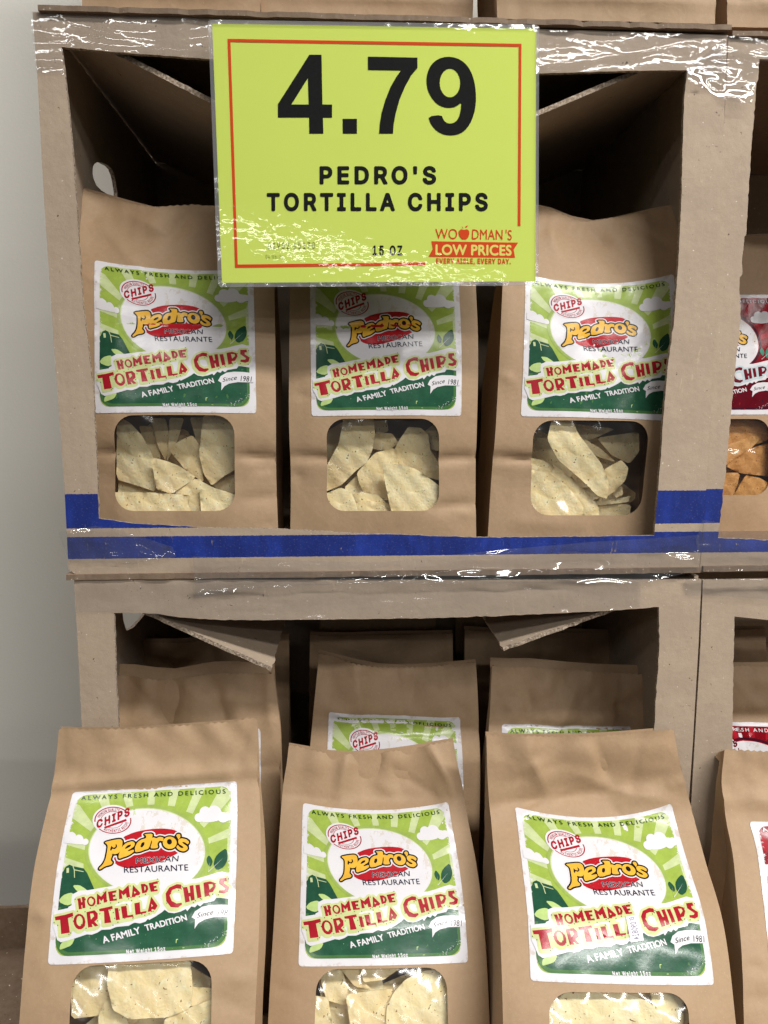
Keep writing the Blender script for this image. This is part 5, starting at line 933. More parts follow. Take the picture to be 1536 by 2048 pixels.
def make_bag(label, surf, lab=None, win=None, top=(), depth=.075, art='g', back_lift=.004, group='paper chip bags', lab_dip=0.0, fold=.5, notch=0.0, dtop=.004, mname='paper', label_label=None):
    """lab, win: px quads TL TR BR BL; top: px points of the top edge, left to right"""
    s = surf
    base = (s.L[0]+s.R[0])/2-s.n*depth/2
    root = thing('chip_bag', label, 'bag of chips', base, group)
    W, H = s.W, s.H
    # outline in metres on the unrolled front
    if len(top):
        q = s.inv(top); px, pt = q[:, 0], q[:, 1]
    else: px, pt = np.array([0, .5, 1]), np.array([1, 1, 1.0])
    o = np.argsort(px); px, pt = px[o], pt[o]
    n = max(20, int(W/.0032)); zz = []
    for k in range(n+1):
        x = k/n; zz.append((x*W, (np.interp(x, px, pt)+(.0013/H if k % 2 else 0))*H))
    loops = [[(0, 0), (W, 0)]+zz[::-1]]
    if win is not None:
        wq = s.inv(win)*np.array([W, H]); qm = quad_map(wq)
        uv = np.array(rrect(0, 0, 1, 1, .16, .2, 7)); wl = qm(uv[:, 0], uv[:, 1]); loops.append([tuple(p) for p in wl])
    V, F = tri(loops, .0038)
    ST = V/np.array([W, H])
    obj('bag_front', s.pos(ST[:, 0], ST[:, 1]), F, M[mname], root, smooth=True)
    # sides (gussets) and rear
    nt = 34; T = np.linspace(0, 1, nt)
    dep = depth*(.10+.90*(1-sm(T, .45, .97)))*(1+.04*np.sin(T*23+s.ph[3]))*1.0
    dep[-1] = dtop
    bk = -s.n
    def gus(sx, sg):
        A = s.pos(np.full(nt, sx), T*np.interp(sx, px, pt)); B = A+bk*dep[:, None]
        cols = []
        for k, f in ((0, 0), (.25, .5), (.5, 1), (.75, .5), (1, 0)):
            cols.append(A+(B-A)*k+s.rt*sg*(f*fold*np.minimum(dep, .05)*(.25+.75*sm(T, .1, .8)))[:, None])
        V = np.concatenate(cols); F = []
        for c in range(4):
            for j in range(nt-1):
                a, b = c*nt+j, (c+1)*nt+j; q = (a, b, b+1, a+1)
                F.append(q if sg < 0 else q[::-1])
        # a crisp middle fold: split into two halves with own vertices
        half = [f for f in F[:2*(nt-1)]]; h2 = F[2*(nt-1):]
        V2 = np.r_[V, V[2*nt:3*nt]]; h2 = [tuple((5*nt+i-2*nt) if 2*nt <= i < 3*nt else i for i in f) for f in h2]
        obj('side_gusset', V2, half+h2, M[mname], root, smooth=True)
        return B
    BL_ = gus(0.0, 1); BR_ = gus(1.0, -1)
    k = np.linspace(0, 1, 9); V = np.concatenate([BL_+(BR_-BL_)*x-s.n*(.004*(1-(2*x-1)**2)*np.minimum(1, dep/.02))[:, None] for x in k])
    p0_, p1_ = np.interp(0, px, pt), np.interp(1, px, pt)
    for c, x in enumerate(k):
        dip = (np.interp(x, px, pt)-(p0_+(p1_-p0_)*x))*H*sm(T, .6, 1)
        V[c*nt:(c+1)*nt] += s.up*dip[:, None]+s.n*(s.wav*np.sin(x*9+s.ph[1])*.5*sm(T, .8, 1))[:, None]
    V[nt-1::nt] += s.up*back_lift
    F = [(c*nt+j, c*nt+j+1, (c+1)*nt+j+1, (c+1)*nt+j) for c in range(8) for j in range(nt-1)]
    obj('bag_back', V, F, M[mname], root, smooth=True)
    Vb = np.array([s.pos([0], [0])[0], s.pos([1], [0])[0], BR_[0], BL_[0]]); obj('bag_bottom', Vb, [(3, 2, 1, 0)], M[mname], root)
    if win is not None:
        big = quad_map(wq); uv = np.array(rrect(-.03, -.03, 1.03, 1.03, .17, .2, 5)); fl = big(uv[:, 0], uv[:, 1])
        V, F = tri([[tuple(p) for p in fl]], .006); ST = V/np.array([W, H])
        wr = .0009*np.sin(V[:, 0]*210+V[:, 1]*90+s.ph[5])*np.sin(V[:, 1]*160+s.ph[6])
        obj('window_film', s.pos(ST[:, 0], ST[:, 1], -.0016)+s.n*wr[:, None], F, M['film'], root, smooth=True)
    if lab is not None:
        a = ARTG if art == 'g' else ARTR; mp = ART_GREEN if art == 'g' else ART_RED
        lq = s.inv(lab); qm = quad_map(lq)
        V, F, mi, keys = a
        u, v = V[:, 0]/ASP, V[:, 1]
        st = qm(u, v); st[:, 1] -= lab_dip*(1-(2*u-1)**2)*(1-v)**1.5
        off = .00045+V[:, 2]*.00011
        nr = s.normal(st[:, 0], st[:, 1])
        obj('label', s.pos(st[:, 0], st[:, 1])+nr*off[:, None], F, [M[mp[x]] for x in keys], root, mi, uv=np.c_[u, v], normals=nr)
    root['_w'] = 0
    del root['_w']
    return root

def make_chip(label, surf, poly, k, mat, group, seed, dep=None, curl=None):
    """a tortilla chip standing behind the window; poly in photo pixels"""
    rs = np.random.RandomState(seed)
    q = surf.inv(poly)
    lp = chaikin([tuple(p) for p in q*np.array([surf.W, surf.H])], 1, .09)
    V, F = tri([lp], .0038)
    c = V.mean(0); ang = rs.uniform(0, math.pi); ax = np.array([math.cos(ang), math.sin(ang)])
    d = (V-c)@ax; r = max(np.abs(d).max(), 1e-4); e = (V-c)@np.array([-ax[1], ax[0]])
    cu = curl if curl is not None else rs.uniform(-.0018, .0022)
    z = -cu*(d/r)**2+rs.uniform(-.06, .06)*e+rs.uniform(-.06, .06)*d
    z = z+.00045*np.sin(V[:, 0]*900+rs.uniform(0, 6))*np.sin(V[:, 1]*800+rs.uniform(0, 6))+.0006*np.sin(V[:, 0]*330+V[:, 1]*270+rs.uniform(0, 6))
    z = z-(z.max() if len(z) else 0)
    depth = dep if dep is not None else .0045+.0042*k
    ST = V/np.array([surf.W, surf.H])
    L, R = surf.edge(surf.L, ST[:, 1]), surf.edge(surf.R, ST[:, 1])
    A = L+(R-L)*ST[:, :1]+surf.n*(z-depth+surf.bulge*.6)[:, None]; B = A-surf.n*.0013; n = len(A)
    FF = [f for f in F]+[tuple(n+i for i in f[::-1]) for f in F]; cnt = set()
    for f in F:
        for a, b in zip(f, f[1:]+f[:1]): cnt.add((a, b))
    for a, b in cnt:
        if (b, a) not in cnt: FF.append((a, n+a, n+b, b))
    nf = 2*len(F); RV = []; RF = []
    for f in FF[nf:]:
        s_ = 2*n+len(RV); RV += [(A if i < n else B)[i % n] for i in f]; RF.append((s_, s_+1, s_+2, s_+3))
    o = obj('tortilla_chip', np.r_[A, B, np.array(RV)], FF[:nf]+RF, [M[mat], M[mat+'_rim']], None, [0]*nf+[1]*len(RF), smooth=True, loc=A.mean(0))
    tag(o, label, 'tortilla chip', group)
    return o
def zz_(ox, oy, k, pts): return [(ox+a/k, oy+b/k) for a, b in pts]
Z3 = lambda *p: zz_(160, 500, 3.6575, p)
Z4 = lambda *p: zz_(560, 540, 3.6575, p)
Z5 = lambda *p: zz_(960, 520, 2.6667, p)
ZL1 = lambda *p: zz_(0, 1400, 2.56, p)
ZL2 = lambda *p: zz_(500, 1400, 3.072, p)
ZL3 = lambda *p: zz_(960, 1400, 2.6667, p)
ZUR = lambda *p: zz_(1400, 440, 2.846, p)

# ---- upper box, three bags
U1 = Surf([((161, 377), (546, 402), .085), ((157, 470), (548, 480), .066), ((163, 560), (549, 577), .050), ((176, 719), (551, 719), .036), ((188, 880), (552, 880), .030), ((191, 915), (552, 915), .033), ((198, 1085), (557, 1085), .030)],
          .004, [(0, .003), (.5, .004), (.72, -.003), (.86, -.007), (1, -.004)], [(.80, .24, 1.02, .235, -.0035, .005), (0, .25, .3, .245, -.0022, .005), (.25, .93, .5, .86, .003, .012), (.55, .95, .45, .84, -.003, .012), (.0, .60, 1, .598, -.0008, .009), (.8, .12, 1, .13, -.0015, .006)], .0025, 1)
make_bag('left chip bag in the upper box, top edge reaching up to the handle hole', U1, [(189.5, 520.5), (507, 536), (512.7, 827), (190, 827)], [(227.5, 831), (469, 831), (471, 1022), (229.7, 1022)],
         [(161, 378), (200, 391), (240, 402), (275, 411), (315, 416), (350, 412), (390, 410), (428, 414), (480, 408), (546, 402)], .08, lab_dip=.018)
U2 = Surf([((588, 415), (944, 415), .090), ((584, 480), (948, 480), .068), ((580, 577), (952, 577), .052), ((578.5, 700), (956, 680), .042), ((579, 880), (953, 880), .036), ((581, 925), (951.5, 925), .038), ((580.5, 1085), (952.5, 1085), .035)],
          .004, [(0, .003), (.5, .004), (.75, -.002), (1, -.006)], [(0, .25, .33, .24, -.0026, .005), (.72, .235, 1, .25, -.0026, .005), (.0, .62, .7, .612, -.001, .010), (.75, .10, 1, .115, -.002, .006)], .0025, 2)
make_bag('middle chip bag in the upper box, label partly shaded by the yellow sign', U2, [(620.5, 553.5), (917, 553.5), (922.3, 832), (623.4, 832.6)], [(653.5, 838), (878.6, 838), (878.6, 1022), (653, 1022)],
         [(588, 415), (760, 425), (944, 415)], .08)
U3 = Surf([((1016, 412), (1362, 413), .090), ((1010, 480), (1366, 480), .068), ((1005, 576), (1370, 576), .050), ((995.6, 782), (1360, 782), .036), ((988, 900), (1352, 900), .032), ((985.5, 925), (1350, 925), .034), ((975, 1085), (1338, 1085), .030)],
          .004, [(0, .003), (.5, .003), (.72, -.004), (.86, -.009), (1, -.007)], [(0, .245, .28, .235, -.003, .005), (.45, .95, .62, .84, -.003, .012), (.25, .93, .3, .82, .003, .012), (.1, .06, .5, .05, .001, .01), (.62, .50, .44, .58, -.0008, .009), (.62, .50, .85, .58, -.0008, .009)], .0025, 3)
make_bag('right chip bag in the upper box, half hidden by the cardboard stile', U3, [(1051, 548), (1347, 548), (1352, 843), (1041.5, 833)], [(1067, 841), (1298.6, 843), (1280, 1030.7), (1060.5, 1030.7)],
         [(1016, 408), (1075, 412), (1100, 420), (1135, 434), (1168, 445), (1200, 441), (1230, 436), (1265, 429), (1300, 422), (1362, 412)], .085, lab_dip=.03)

# ---- lower box, front row leaning out
L1 = Surf([((118, 1458), (514, 1440), -.026), ((113, 1510), (516, 1490), -.031), ((108, 1556), (516, 1536), -.035), ((94, 1619), (520, 1610), -.052), ((67, 1744), (521, 1744), -.092), ((51, 1888), (517, 1888), -.130), ((39, 2040), (510, 2040), -.158), ((28, 2300), (506, 2300), -.178)],
          .008, [(0, .004), (.5, .004), (.8, 0), (1, -.002)], [(0, .845, 1, .862, .0035, .009), (.0, .82, 1, .838, -.003, .010), (.2, .90, .5, .87, .002, .01), (.85, .18, 1, .2, -.0025, .008), (.8, .35, 1, .3, -.0012, .01)], .0012, 4)
make_bag('front left chip bag leaning out of the lower box', L1, [(145.6, 1583.8), (473.8, 1561.9), (466.1, 1907), (95.9, 1929.7)], [(146, 1932), (424, 1918), (424, 2150), (134, 2165)],
         [(118, 1459), (180, 1460), (260, 1459), (330, 1455), (400, 1450), (470, 1444), (502, 1437), (514, 1440)], .07, back_lift=.003, group='front row of chip bags')
L2 = Surf([((577.5, 1492), (907, 1484), .042), ((573, 1530), (914, 1526), .036), ((567, 1565), (924, 1569), .031), ((561, 1634), (935, 1634), .012), ((555, 1730), (953, 1730), -.020), ((548, 1840), (967, 1840), -.056), ((537, 2030), (978.5, 2030), -.102), ((530, 2300), (982, 2300), -.135)],
          .008, [(0, .004), (.5, .004), (.72, -.002), (.86, -.010), (1, -.010)], [(.35, .97, .31, .86, .004, .012), (.86, .99, .95, .84, .004, .011), (0, .85, .35, .83, -.003, .010), (.4, .84, .95, .84, -.003, .012), (.62, .95, .66, .87, -.002, .012)], .002, 5)
make_bag('front middle chip bag leaning back in the lower box', L2, [(606, 1606), (896, 1604), (936, 1925), (597, 1933)], [(634, 1938), (893, 1934), (897, 2160), (626, 2160)],
         [(577.5, 1492), (596, 1494), (640, 1505), (682, 1510.5), (720, 1510), (762, 1507), (800, 1502), (840, 1496), (880, 1487), (907, 1483)], .07, lab_dip=.022, group='front row of chip bags')
L3 = Surf([((973, 1470.5), (1348, 1462), -.005), ((974, 1520), (1357, 1512), -.010), ((976, 1570), (1368, 1561), -.012), ((981, 1625), (1384, 1621), -.018), ((988, 1710), (1410, 1719), -.050), ((998, 1825), (1443, 1831), -.094), ((1006, 2040), (1471, 2040), -.150), ((1008, 2300), (1490, 2300), -.175)],
          .008, [(0, .004), (.5, .004), (.74, -.006), (.85, -.012), (.93, -.006), (1, -.003)], [(0, .80, .75, .845, -.0035, .011), (.55, .855, .9, .80, .003, .012), (.58, .98, .64, .86, -.0035, .014), (.22, .94, .3, .83, .003, .010), (.62, .8, .66, .72, -.002, .012), (.9, .84, 1, .86, .002, .008)], .0015, 6)
L3b = make_bag('front right chip bag of the lower box with small date sticker on its label', L3, [(1029, 1614), (1342.5, 1606), (1428, 1970), (1061, 1962)], [(1099, 1983), (1374, 1985), (1385, 2190), (1094, 2190)],
         [(973, 1470.5), (1040, 1474), (1120, 1474), (1180, 1474), (1240, 1470), (1300, 1464), (1346, 1461.5)], .075, lab_dip=.035, group='front row of chip bags')

# ---- lower box, second row
S1 = Surf([((225, 1353), (547, 1346), .095), ((222, 1440), (559, 1440), .080), ((215, 1560), (561, 1560), .070), ((200, 1740), (562, 1740), .060), ((190, 1990), (563, 1990), .050), ((186, 2230), (560, 2230), .045)],
          .004, [(0, 0), (.7, 0), (1, -.004)], [(.3, .96, .36, .84, -.006, .014), (.36, .84, .55, .86, .003, .014), (.62, .98, .68, .88, -.004, .014), (0, .79, 1, .80, -.0025, .008)], .004, 7, tmin=.90)
make_bag('chip bag with dented top behind the front left bag', S1, [(252, 1457), (521, 1457), (523, 1762), (245, 1762)], None,
         [(225, 1353), (236, 1353), (275, 1355), (300, 1359), (318, 1361.5), (345, 1359), (400, 1352), (450, 1347), (500, 1349), (541, 1348), (547, 1347)], .07, group='second row of chip bags', back_lift=.011, dtop=.010)
S2 = Surf([((638, 1308), (952, 1327), .135), ((632, 1370), (955, 1380), .125), ((627, 1420), (957, 1430), .118), ((619, 1510), (960, 1515), .105), ((607, 1700), (958, 1700), .090), ((600, 1960), (960, 1960), .080), ((598, 2180), (960, 2180), .075)],
          .004, [(0, 0), (.7, .002), (1, -.003)], [(.0, .865, 1, .845, -.004, .009), (.22, .99, .3, .87, .004, .014), (.62, .97, .58, .88, -.003, .014), (.05, .9, .3, .84, .002, .012)], .003, 8, tmin=.90)
make_bag('middle chip bag of the second row, upper part of its green label showing', S2, [(658, 1423), (920, 1434), (928, 1700), (650, 1694)], None,
         [(638, 1308), (665, 1313), (690, 1323), (720, 1331), (760, 1336), (800, 1336), (850, 1335), (900, 1329), (952, 1326.5)], .075, group='second row of chip bags', lab_dip=.004)
S3 = Surf([((984, 1333), (1309, 1349), .120), ((981, 1400), (1307, 1405), .110), ((978, 1460), (1304, 1460), .102), ((972, 1560), (1302, 1560), .092), ((966, 1740), (1300, 1740), .080), ((964, 1980), (1300, 1980), .072), ((964, 2180), (1298, 2180), .068)],
          .004, [(0, 0), (.7, .002), (1, -.003)], [(0, .875, 1, .865, -.003, .008), (.55, .99, .42, .86, .003, .016), (.2, .98, .26, .88, -.003, .012), (.75, .93, .95, .88, -.003, .014)], .0028, 9, tmin=.90)
make_bag('right chip bag of the second row, only the label top showing', S3, [(1004, 1447.5), (1262, 1452.5), (1276, 1722), (996, 1714)], None,
         [(984, 1333), (1030, 1336), (1068, 1335.5), (1120, 1340), (1168, 1343), (1240, 1347), (1308, 1349)], .075, group='second row of chip bags', back_lift=.008, dtop=.010)
# ---- third and fourth rows, deep in the lower box
for nm, l, r, bl, br, Y, tp, sd in (
        ('shaded plain bag top at the back left of the lower box, behind the torn flap', (274, 1285), (578, 1268), (278, 2020), (580, 2020), .195, [(274, 1285), (336, 1286.5), (382, 1285), (430, 1279), (578, 1268)], 10),
        ('shaded plain bag top at the back middle of the lower box', (620, 1271), (905.5, 1267.5), (610, 1980), (912, 1980), .225, [(620, 1271), (700, 1272), (768, 1271), (840, 1269), (905, 1267.5)], 11),
        ('shaded plain bag top at the back right of the lower box, under the folded flap', (930, 1260), (1221, 1266.5), (928, 1980), (1230, 1980), .215, [(930, 1260), (985, 1263), (1048, 1266), (1140, 1266), (1221, 1266.5)], 12),
        ('dark bag in the very back of the lower box, under its mid rim', (640, 1232), (871, 1236), (640, 1860), (878, 1860), .305, (), 13),
        ('dark bag in the very back of the lower box, beside the right folded flap', (912, 1232), (1165, 1234), (910, 1860), (1170, 1860), .300, (), 14)):
    mid = lambda k: ((l[0]+(bl[0]-l[0])*k, l[1]+(bl[1]-l[1])*k), (r[0]+(br[0]-r[0])*k, r[1]+(br[1]-r[1])*k))
    s_ = Surf([(l, r, Y+.012), (*mid(.15), Y+.004), (*mid(.5), Y), (bl, br, Y-.004)], .004, None, [(0, .84, 1, .84, -.003, .008)], .002, sd)
    make_bag(nm, s_, None, None, tp, .06 if Y < .28 else .05, group='back rows of chip bags')

# ---- right hand boxes, red label bags
UR = Surf([((1288, 471), (1584, 471), .235), ((1284, 540), (1588, 540), .222), ((1280, 640), (1590, 640), .212), ((1274, 850), (1586, 850), .204), ((1268, 1072), (1584, 1072), .200)], .004, None, [(0, .3, 1, .3, -.002, .005)], .0015, 15)
make_bag('red label chip bag in the upper right box, cut off by the photo edge', UR, [(1304, 592), (1562, 590), (1556, 829), (1292, 831)], [(1345, 838), (1540, 838), (1538, 990), (1342, 990)], [(1288, 471), (1440, 474), (1584, 470)], .075, art='r', group='red label bags')
RS = Surf([((1352, 1333), (1664, 1333), .115), ((1350, 1400), (1668, 1400), .106), ((1347, 1470), (1672, 1470), .100), ((1340, 1700), (1676, 1700), .085), ((1338, 2000), (1680, 2000), .075)], .004, None, [(0, .86, 1, .86, -.003, .008)], .0015, 16)
# keep it inside its own box
RS = Surf([((1440, 1333), (1750, 1333), .115), ((1440, 1400), (1752, 1400), .106), ((1438, 1470), (1756, 1470), .100), ((1430, 1700), (1758, 1700), .085), ((1426, 2000), (1760, 2000), .075)], .004, None, [(0, .86, 1, .86, -.003, .008)], .0015, 16) if False else RS
make_bag('red label bag in the second row of the lower right box', RS, [(1376, 1444), (1632, 1446), (1640, 1700), (1368, 1698)], None, [(1352, 1334), (1500, 1333), (1664, 1330)], .06, art='r', group='red label bags')
RT = Surf([((1325, 1262), (1531, 1259), .205), ((1325, 1330), (1534, 1330), .197), ((1322, 1500), (1538, 1500), .190), ((1320, 1860), (1540, 1860), .185)], .003, None, (), .001, 17)
make_bag('shaded plain bag top at the back of the lower right box', RT, None, None, (), .05, group='back rows of chip bags')
RF = Surf([((1449, 1500), (1800, 1512), -.012), ((1443, 1572), (1806, 1580), -.022), ((1451.5, 1637), (1824, 1640), -.034), ((1464.5, 1702), (1850, 1706), -.052), ((1475, 1810), (1884, 1812), -.084), ((1483, 1900), (1900, 1900), -.110), ((1488, 2048), (1915, 2048), -.140), ((1490, 2300), (1925, 2300), -.17)], .007, None, [(0, .86, 1, .86, .003, .009)], .0015, 18)
make_bag('red label chip bag at the bottom right corner, deep side fold facing left', RF, [(1498, 1643), (1812, 1650), (1880, 1985), (1541, 1990)], None, [(1449, 1500), (1536, 1504.5), (1800, 1512)], .085, art='r', group='red label bags', fold=.12, dtop=.03)

# ---- bags standing on top of the upper box, only their feet in view
for nm, xa, xb, yb, Y, sd in (('tan bag with folded bottom corner at the top left', 165, 521, 34, .030, 20), ('tan bag standing on the box top above the price sign, second from left', 523, 945, 43, .035, 21),
                              ('tan bag on top of the box with a light bottom fold over the edge', 995, 1430, 46, -.004, 22), ('tan bag at the top right corner of the photo, on the right box', 1455, 1880, 62, .010, 23)):
    s_ = Surf([((xa-42, -1040), (xb+30, -1050), Y+.05), ((xa-30, -800), (xb+24, -800), Y+.02), ((xa-14, -300), (xb+10, -300), Y), ((xa, yb-8), (xb, yb+2), Y)], .004, None, [(0, .04, 1, .035, .0016, .004), (.1, .1, .6, .07, -.0015, .008), (.5, .12, .95, .06, -.0015, .01)], .002, sd)
    make_bag(nm, s_, None, None, (), .08, group='bags on top of the boxes')

# ---- chips behind the windows
SHORT = {'left bag in the upper box': 'upper left bag window', 'middle bag in the upper box': 'upper middle bag window', 'right bag in the upper box': 'upper right bag window', 'front left bag': 'front left bag window',
         'front middle bag': 'front middle bag window', 'front right bag': 'front right bag window', 'red label bag in the upper right box': 'red label bag window'}
def chips(where, surf, group, mat, items, win):
    c = np.mean(win, 0); n = len(items)
    for i, (desc, pts) in enumerate(items):
        p = np.array(pts); 
        lo, hi = np.min(win, 0), np.max(win, 0)
        # chips that run out of the window carry on behind the paper
        q = p.copy()
        for a in (0, 1):
            q[:, a] = np.where(p[:, a] < lo[a]+4, lo[a]-9, np.where(p[:, a] > hi[a]-4, hi[a]+9, p[:, a]))
        make_chip(f'{desc}, in the {SHORT[where]}', surf, q, 0, mat, group, sum(map(ord, desc+where)), .0020+.0030*(n-1-i))
    # chips further back close the view into the bag
    rs = np.random.RandomState(len(where))
    wd, hg = hi-lo
    for k, d in enumerate(('half hidden chip deep at the upper left', 'half hidden chip deep at the upper right', 'half hidden chip deep in the centre', 'half hidden chip deep at the lower left', 'half hidden chip deep at the lower right')):
        cx, cy = ((.28, .33), (.74, .36), (.5, .55), (.27, .78), (.74, .8))[k]; a = rs.uniform(0, 6.28)
        o = np.array([lo[0]+cx*wd, lo[1]+cy*hg]); r = wd*.33
        p = [o+r*np.array([math.cos(a+t), math.sin(a+t)*.85])*rs.uniform(.85, 1.1) for t in (0, .5, 1.0, 2.4, 4.2, 5.3)]
        make_chip(f'{d}, in the {SHORT[where]}', surf, p, 0, mat, group, 50+k+len(where), .0020+.0030*n+.004+.002*k)
W1 = [(227.5, 831), (469, 831), (471, 1022), (229.7, 1022)]
chips('left bag in the upper box', U1, 'chips in the upper left bag', 'chip', [
    ('narrow upright chip left of centre', Z3((330, 1235), (430, 1235), (480, 1330), (500, 1450), (510, 1570), (400, 1420))), ('second upright chip at the top', Z3((430, 1215), (540, 1215), (575, 1300), (577, 1420), (547, 1510), (490, 1400))),
    ('shaded slanting chip at top centre', Z3((580, 1215), (690, 1215), (650, 1330), (600, 1450), (565, 1520), (575, 1350))), ('thin upright chip right of the top gap', Z3((740, 1215), (860, 1215), (860, 1300), (838, 1450), (795, 1360))),
    ('low strip of chip at the left edge', Z3((245, 1650), (400, 1700), (520, 1770), (245, 1800))), ('right lower pale chip', Z3((930, 1705), (1020, 1640), (1140, 1610), (1140, 1720), (1070, 1772), (1000, 1762))),
    ('broad triangular chip right of centre', Z3((595, 1432), (680, 1365), (775, 1325), (835, 1400), (855, 1560), (865, 1685), (730, 1600))), ('big rounded chip at the left edge', Z3((245, 1225), (310, 1235), (400, 1330), (470, 1450), (507, 1580), (500, 1757), (400, 1722), (245, 1665))),
    ('big rounded chip at the right edge', Z3((870, 1212), (1140, 1212), (1140, 1560), (1030, 1640), (935, 1712), (872, 1625), (838, 1480), (850, 1340))), ('small pointed chip low in the middle', Z3((655, 1775), (800, 1665), (862, 1668), (850, 1812), (760, 1792))),
    ('sloping chip just left of centre', Z3((490, 1503), (600, 1530), (690, 1565), (822, 1652), (640, 1777), (530, 1742), (508, 1620))), ('small chip at the bottom centre', Z3((780, 1800), (870, 1760), (890, 1915), (770, 1915))),
    ('long flat chip at the bottom left', Z3((250, 1770), (500, 1768), (802, 1790), (775, 1920), (250, 1920))), ('triangular chip at the bottom right', Z3((860, 1678), (960, 1732), (1140, 1800), (1140, 1920), (880, 1920), (865, 1790)))], W1)
W2 = [(653.5, 838), (878.6, 838), (878.6, 1022), (653, 1022)]
chips('middle bag in the upper box', U2, 'chips in the upper middle bag', 'chip', [
    ('shaded chip behind the big left one', Z4((340, 1150), (480, 1095), (440, 1250), (340, 1500))), ('small dark chip at the top', Z4((690, 1090), (800, 1090), (810, 1140), (720, 1170))), ('narrow chip in the top right corner', Z4((1080, 1150), (1165, 1095), (1165, 1300), (1120, 1280))),
    ('small rounded chip at top centre', Z4((695, 1160), (835, 1163), (887, 1240), (812, 1287), (740, 1292), (685, 1280))), ('shaded low chip left of centre', Z4((470, 1580), (570, 1480), (640, 1620), (520, 1650))), ('upright chip at the upper right', Z4((880, 1230), (955, 1118), (1050, 1128), (1105, 1180), (1122, 1300), (1165, 1420), (1165, 1530), (900, 1440), (800, 1400))),
    ('chip in the middle with a rounded lower edge', Z4((565, 1470), (700, 1320), (842, 1278), (900, 1400), (805, 1672), (620, 1622), (580, 1540))), ('large folded chip at the left edge', Z4((465, 1085), (690, 1085), (702, 1180), (682, 1300), (640, 1392), (560, 1452), (450, 1562), (340, 1622), (340, 1470), (430, 1250))),
    ('curved chip edge low in the middle', Z4((515, 1642), (600, 1618), (722, 1640), (800, 1710), (845, 1770), (700, 1722), (560, 1692))), ('flat chip at the bottom centre', Z4((545, 1702), (650, 1680), (762, 1710), (835, 1770), (575, 1770))),
    ('pale chip at the lower left', Z4((340, 1642), (440, 1588), (517, 1610), (562, 1710), (578, 1770), (340, 1770))), ('large flat triangle at the lower right', Z4((748, 1408), (870, 1413), (1000, 1450), (1110, 1530), (1165, 1600), (1165, 1770), (830, 1770), (800, 1690), (770, 1540)))], W2)
W3_ = [(1067, 841), (1298.6, 843), (1280, 1030.7), (1060.5, 1030.7)]
chips('right bag in the upper box', U3, 'chips in the upper right bag', 'chip', [
    ('thin chip at the upper left', Z5((275, 905), (370, 918), (360, 940), (290, 930))), ('flat chip along the top edge', Z5((535, 855), (800, 868), (705, 912), (640, 937), (580, 907))), ('big shaded chip at the right', Z5((690, 920), (905, 885), (900, 1000), (875, 1065), (770, 1015))),
    ('broad shaded chip in the middle', Z5((430, 1058), (560, 1165), (610, 1265), (490, 1190))), ('slanting chip behind the rolled one', Z5((515, 860), (620, 930), (700, 980), (785, 1062), (640, 1010), (550, 925))), ('bottom right chip', Z5((625, 1312), (760, 1288), (860, 1300), (850, 1370), (655, 1370))),
    ('thin curved chip low on the right', Z5((595, 1268), (700, 1283), (860, 1248), (845, 1283), (680, 1303))), ('small chip on the right of centre', Z5((740, 1232), (800, 1195), (806, 1242), (770, 1262))), ('chip leaning against the left edge', Z5((270, 1035), (360, 1058), (442, 1100), (392, 1137), (270, 1108))),
    ('long sloping chip below the rolled one', Z5((428, 1098), (520, 1158), (600, 1230), (662, 1310), (668, 1370), (570, 1350), (480, 1200), (390, 1132))), ('short chip right of the rolled one', Z5((685, 1112), (780, 1058), (817, 1100), (802, 1170), (742, 1232), (682, 1272), (668, 1180))),
    ('large bumpy chip at the lower left', Z5((265, 1110), (380, 1128), (482, 1200), (572, 1312), (560, 1370), (265, 1370))), ('long rolled chip lying across', Z5((398, 855), (500, 855), (542, 920), (602, 1000), (662, 1080), (702, 1180), (692, 1272), (640, 1252), (560, 1172), (430, 1062), (368, 950)))], W3_)
chips('front left bag', L1, 'chips in the front left bag', 'chip', [
    ('chip at the upper left corner', ZL1((345, 1440), (450, 1360), (545, 1360), (535, 1500), (490, 1650), (345, 1670))), ('low slanting chip left of centre', ZL1((465, 1645), (545, 1500), (610, 1640), (640, 1780), (470, 1780))), ('small chip at the right edge', ZL1((945, 1488), (1095, 1493), (1095, 1540), (960, 1595), (943, 1530))),
    ('low sloping chip at the right', ZL1((830, 1645), (1095, 1530), (1095, 1790), (790, 1790))), ('large square chip in the middle', ZL1((540, 1360), (700, 1345), (962, 1340), (977, 1500), (962, 1592), (850, 1642), (640, 1653), (560, 1603), (530, 1480)))], [(139, 1932), (424, 1918), (424, 2130), (134, 2130)])
chips('front middle bag', L2, 'chips in the front middle bag', 'chip', [
    ('shaded chip at the upper left', ZL2((420, 1700), (550, 1655), (605, 1800), (590, 1910), (470, 1870))), ('small chip under the label', ZL2((550, 1660), (690, 1655), (705, 1755), (760, 1802), (650, 1785))), ('lower left chip', ZL2((390, 1825), (480, 1848), (520, 2100), (390, 2100))),
    ('pointed chip at top centre', ZL2((688, 1655), (860, 1650), (935, 1660), (832, 1737), (700, 1752))), ('broad chip left of centre', ZL2((590, 1822), (780, 1798), (887, 1788), (860, 1900), (850, 2100), (630, 2100))), ('large rounded chip at the right', ZL2((845, 1905), (882, 1820), (962, 1728), (1080, 1672), (1225, 1665), (1225, 2120), (835, 2120)))], [(632, 1938), (894, 1935), (897, 2130), (626, 2130)])
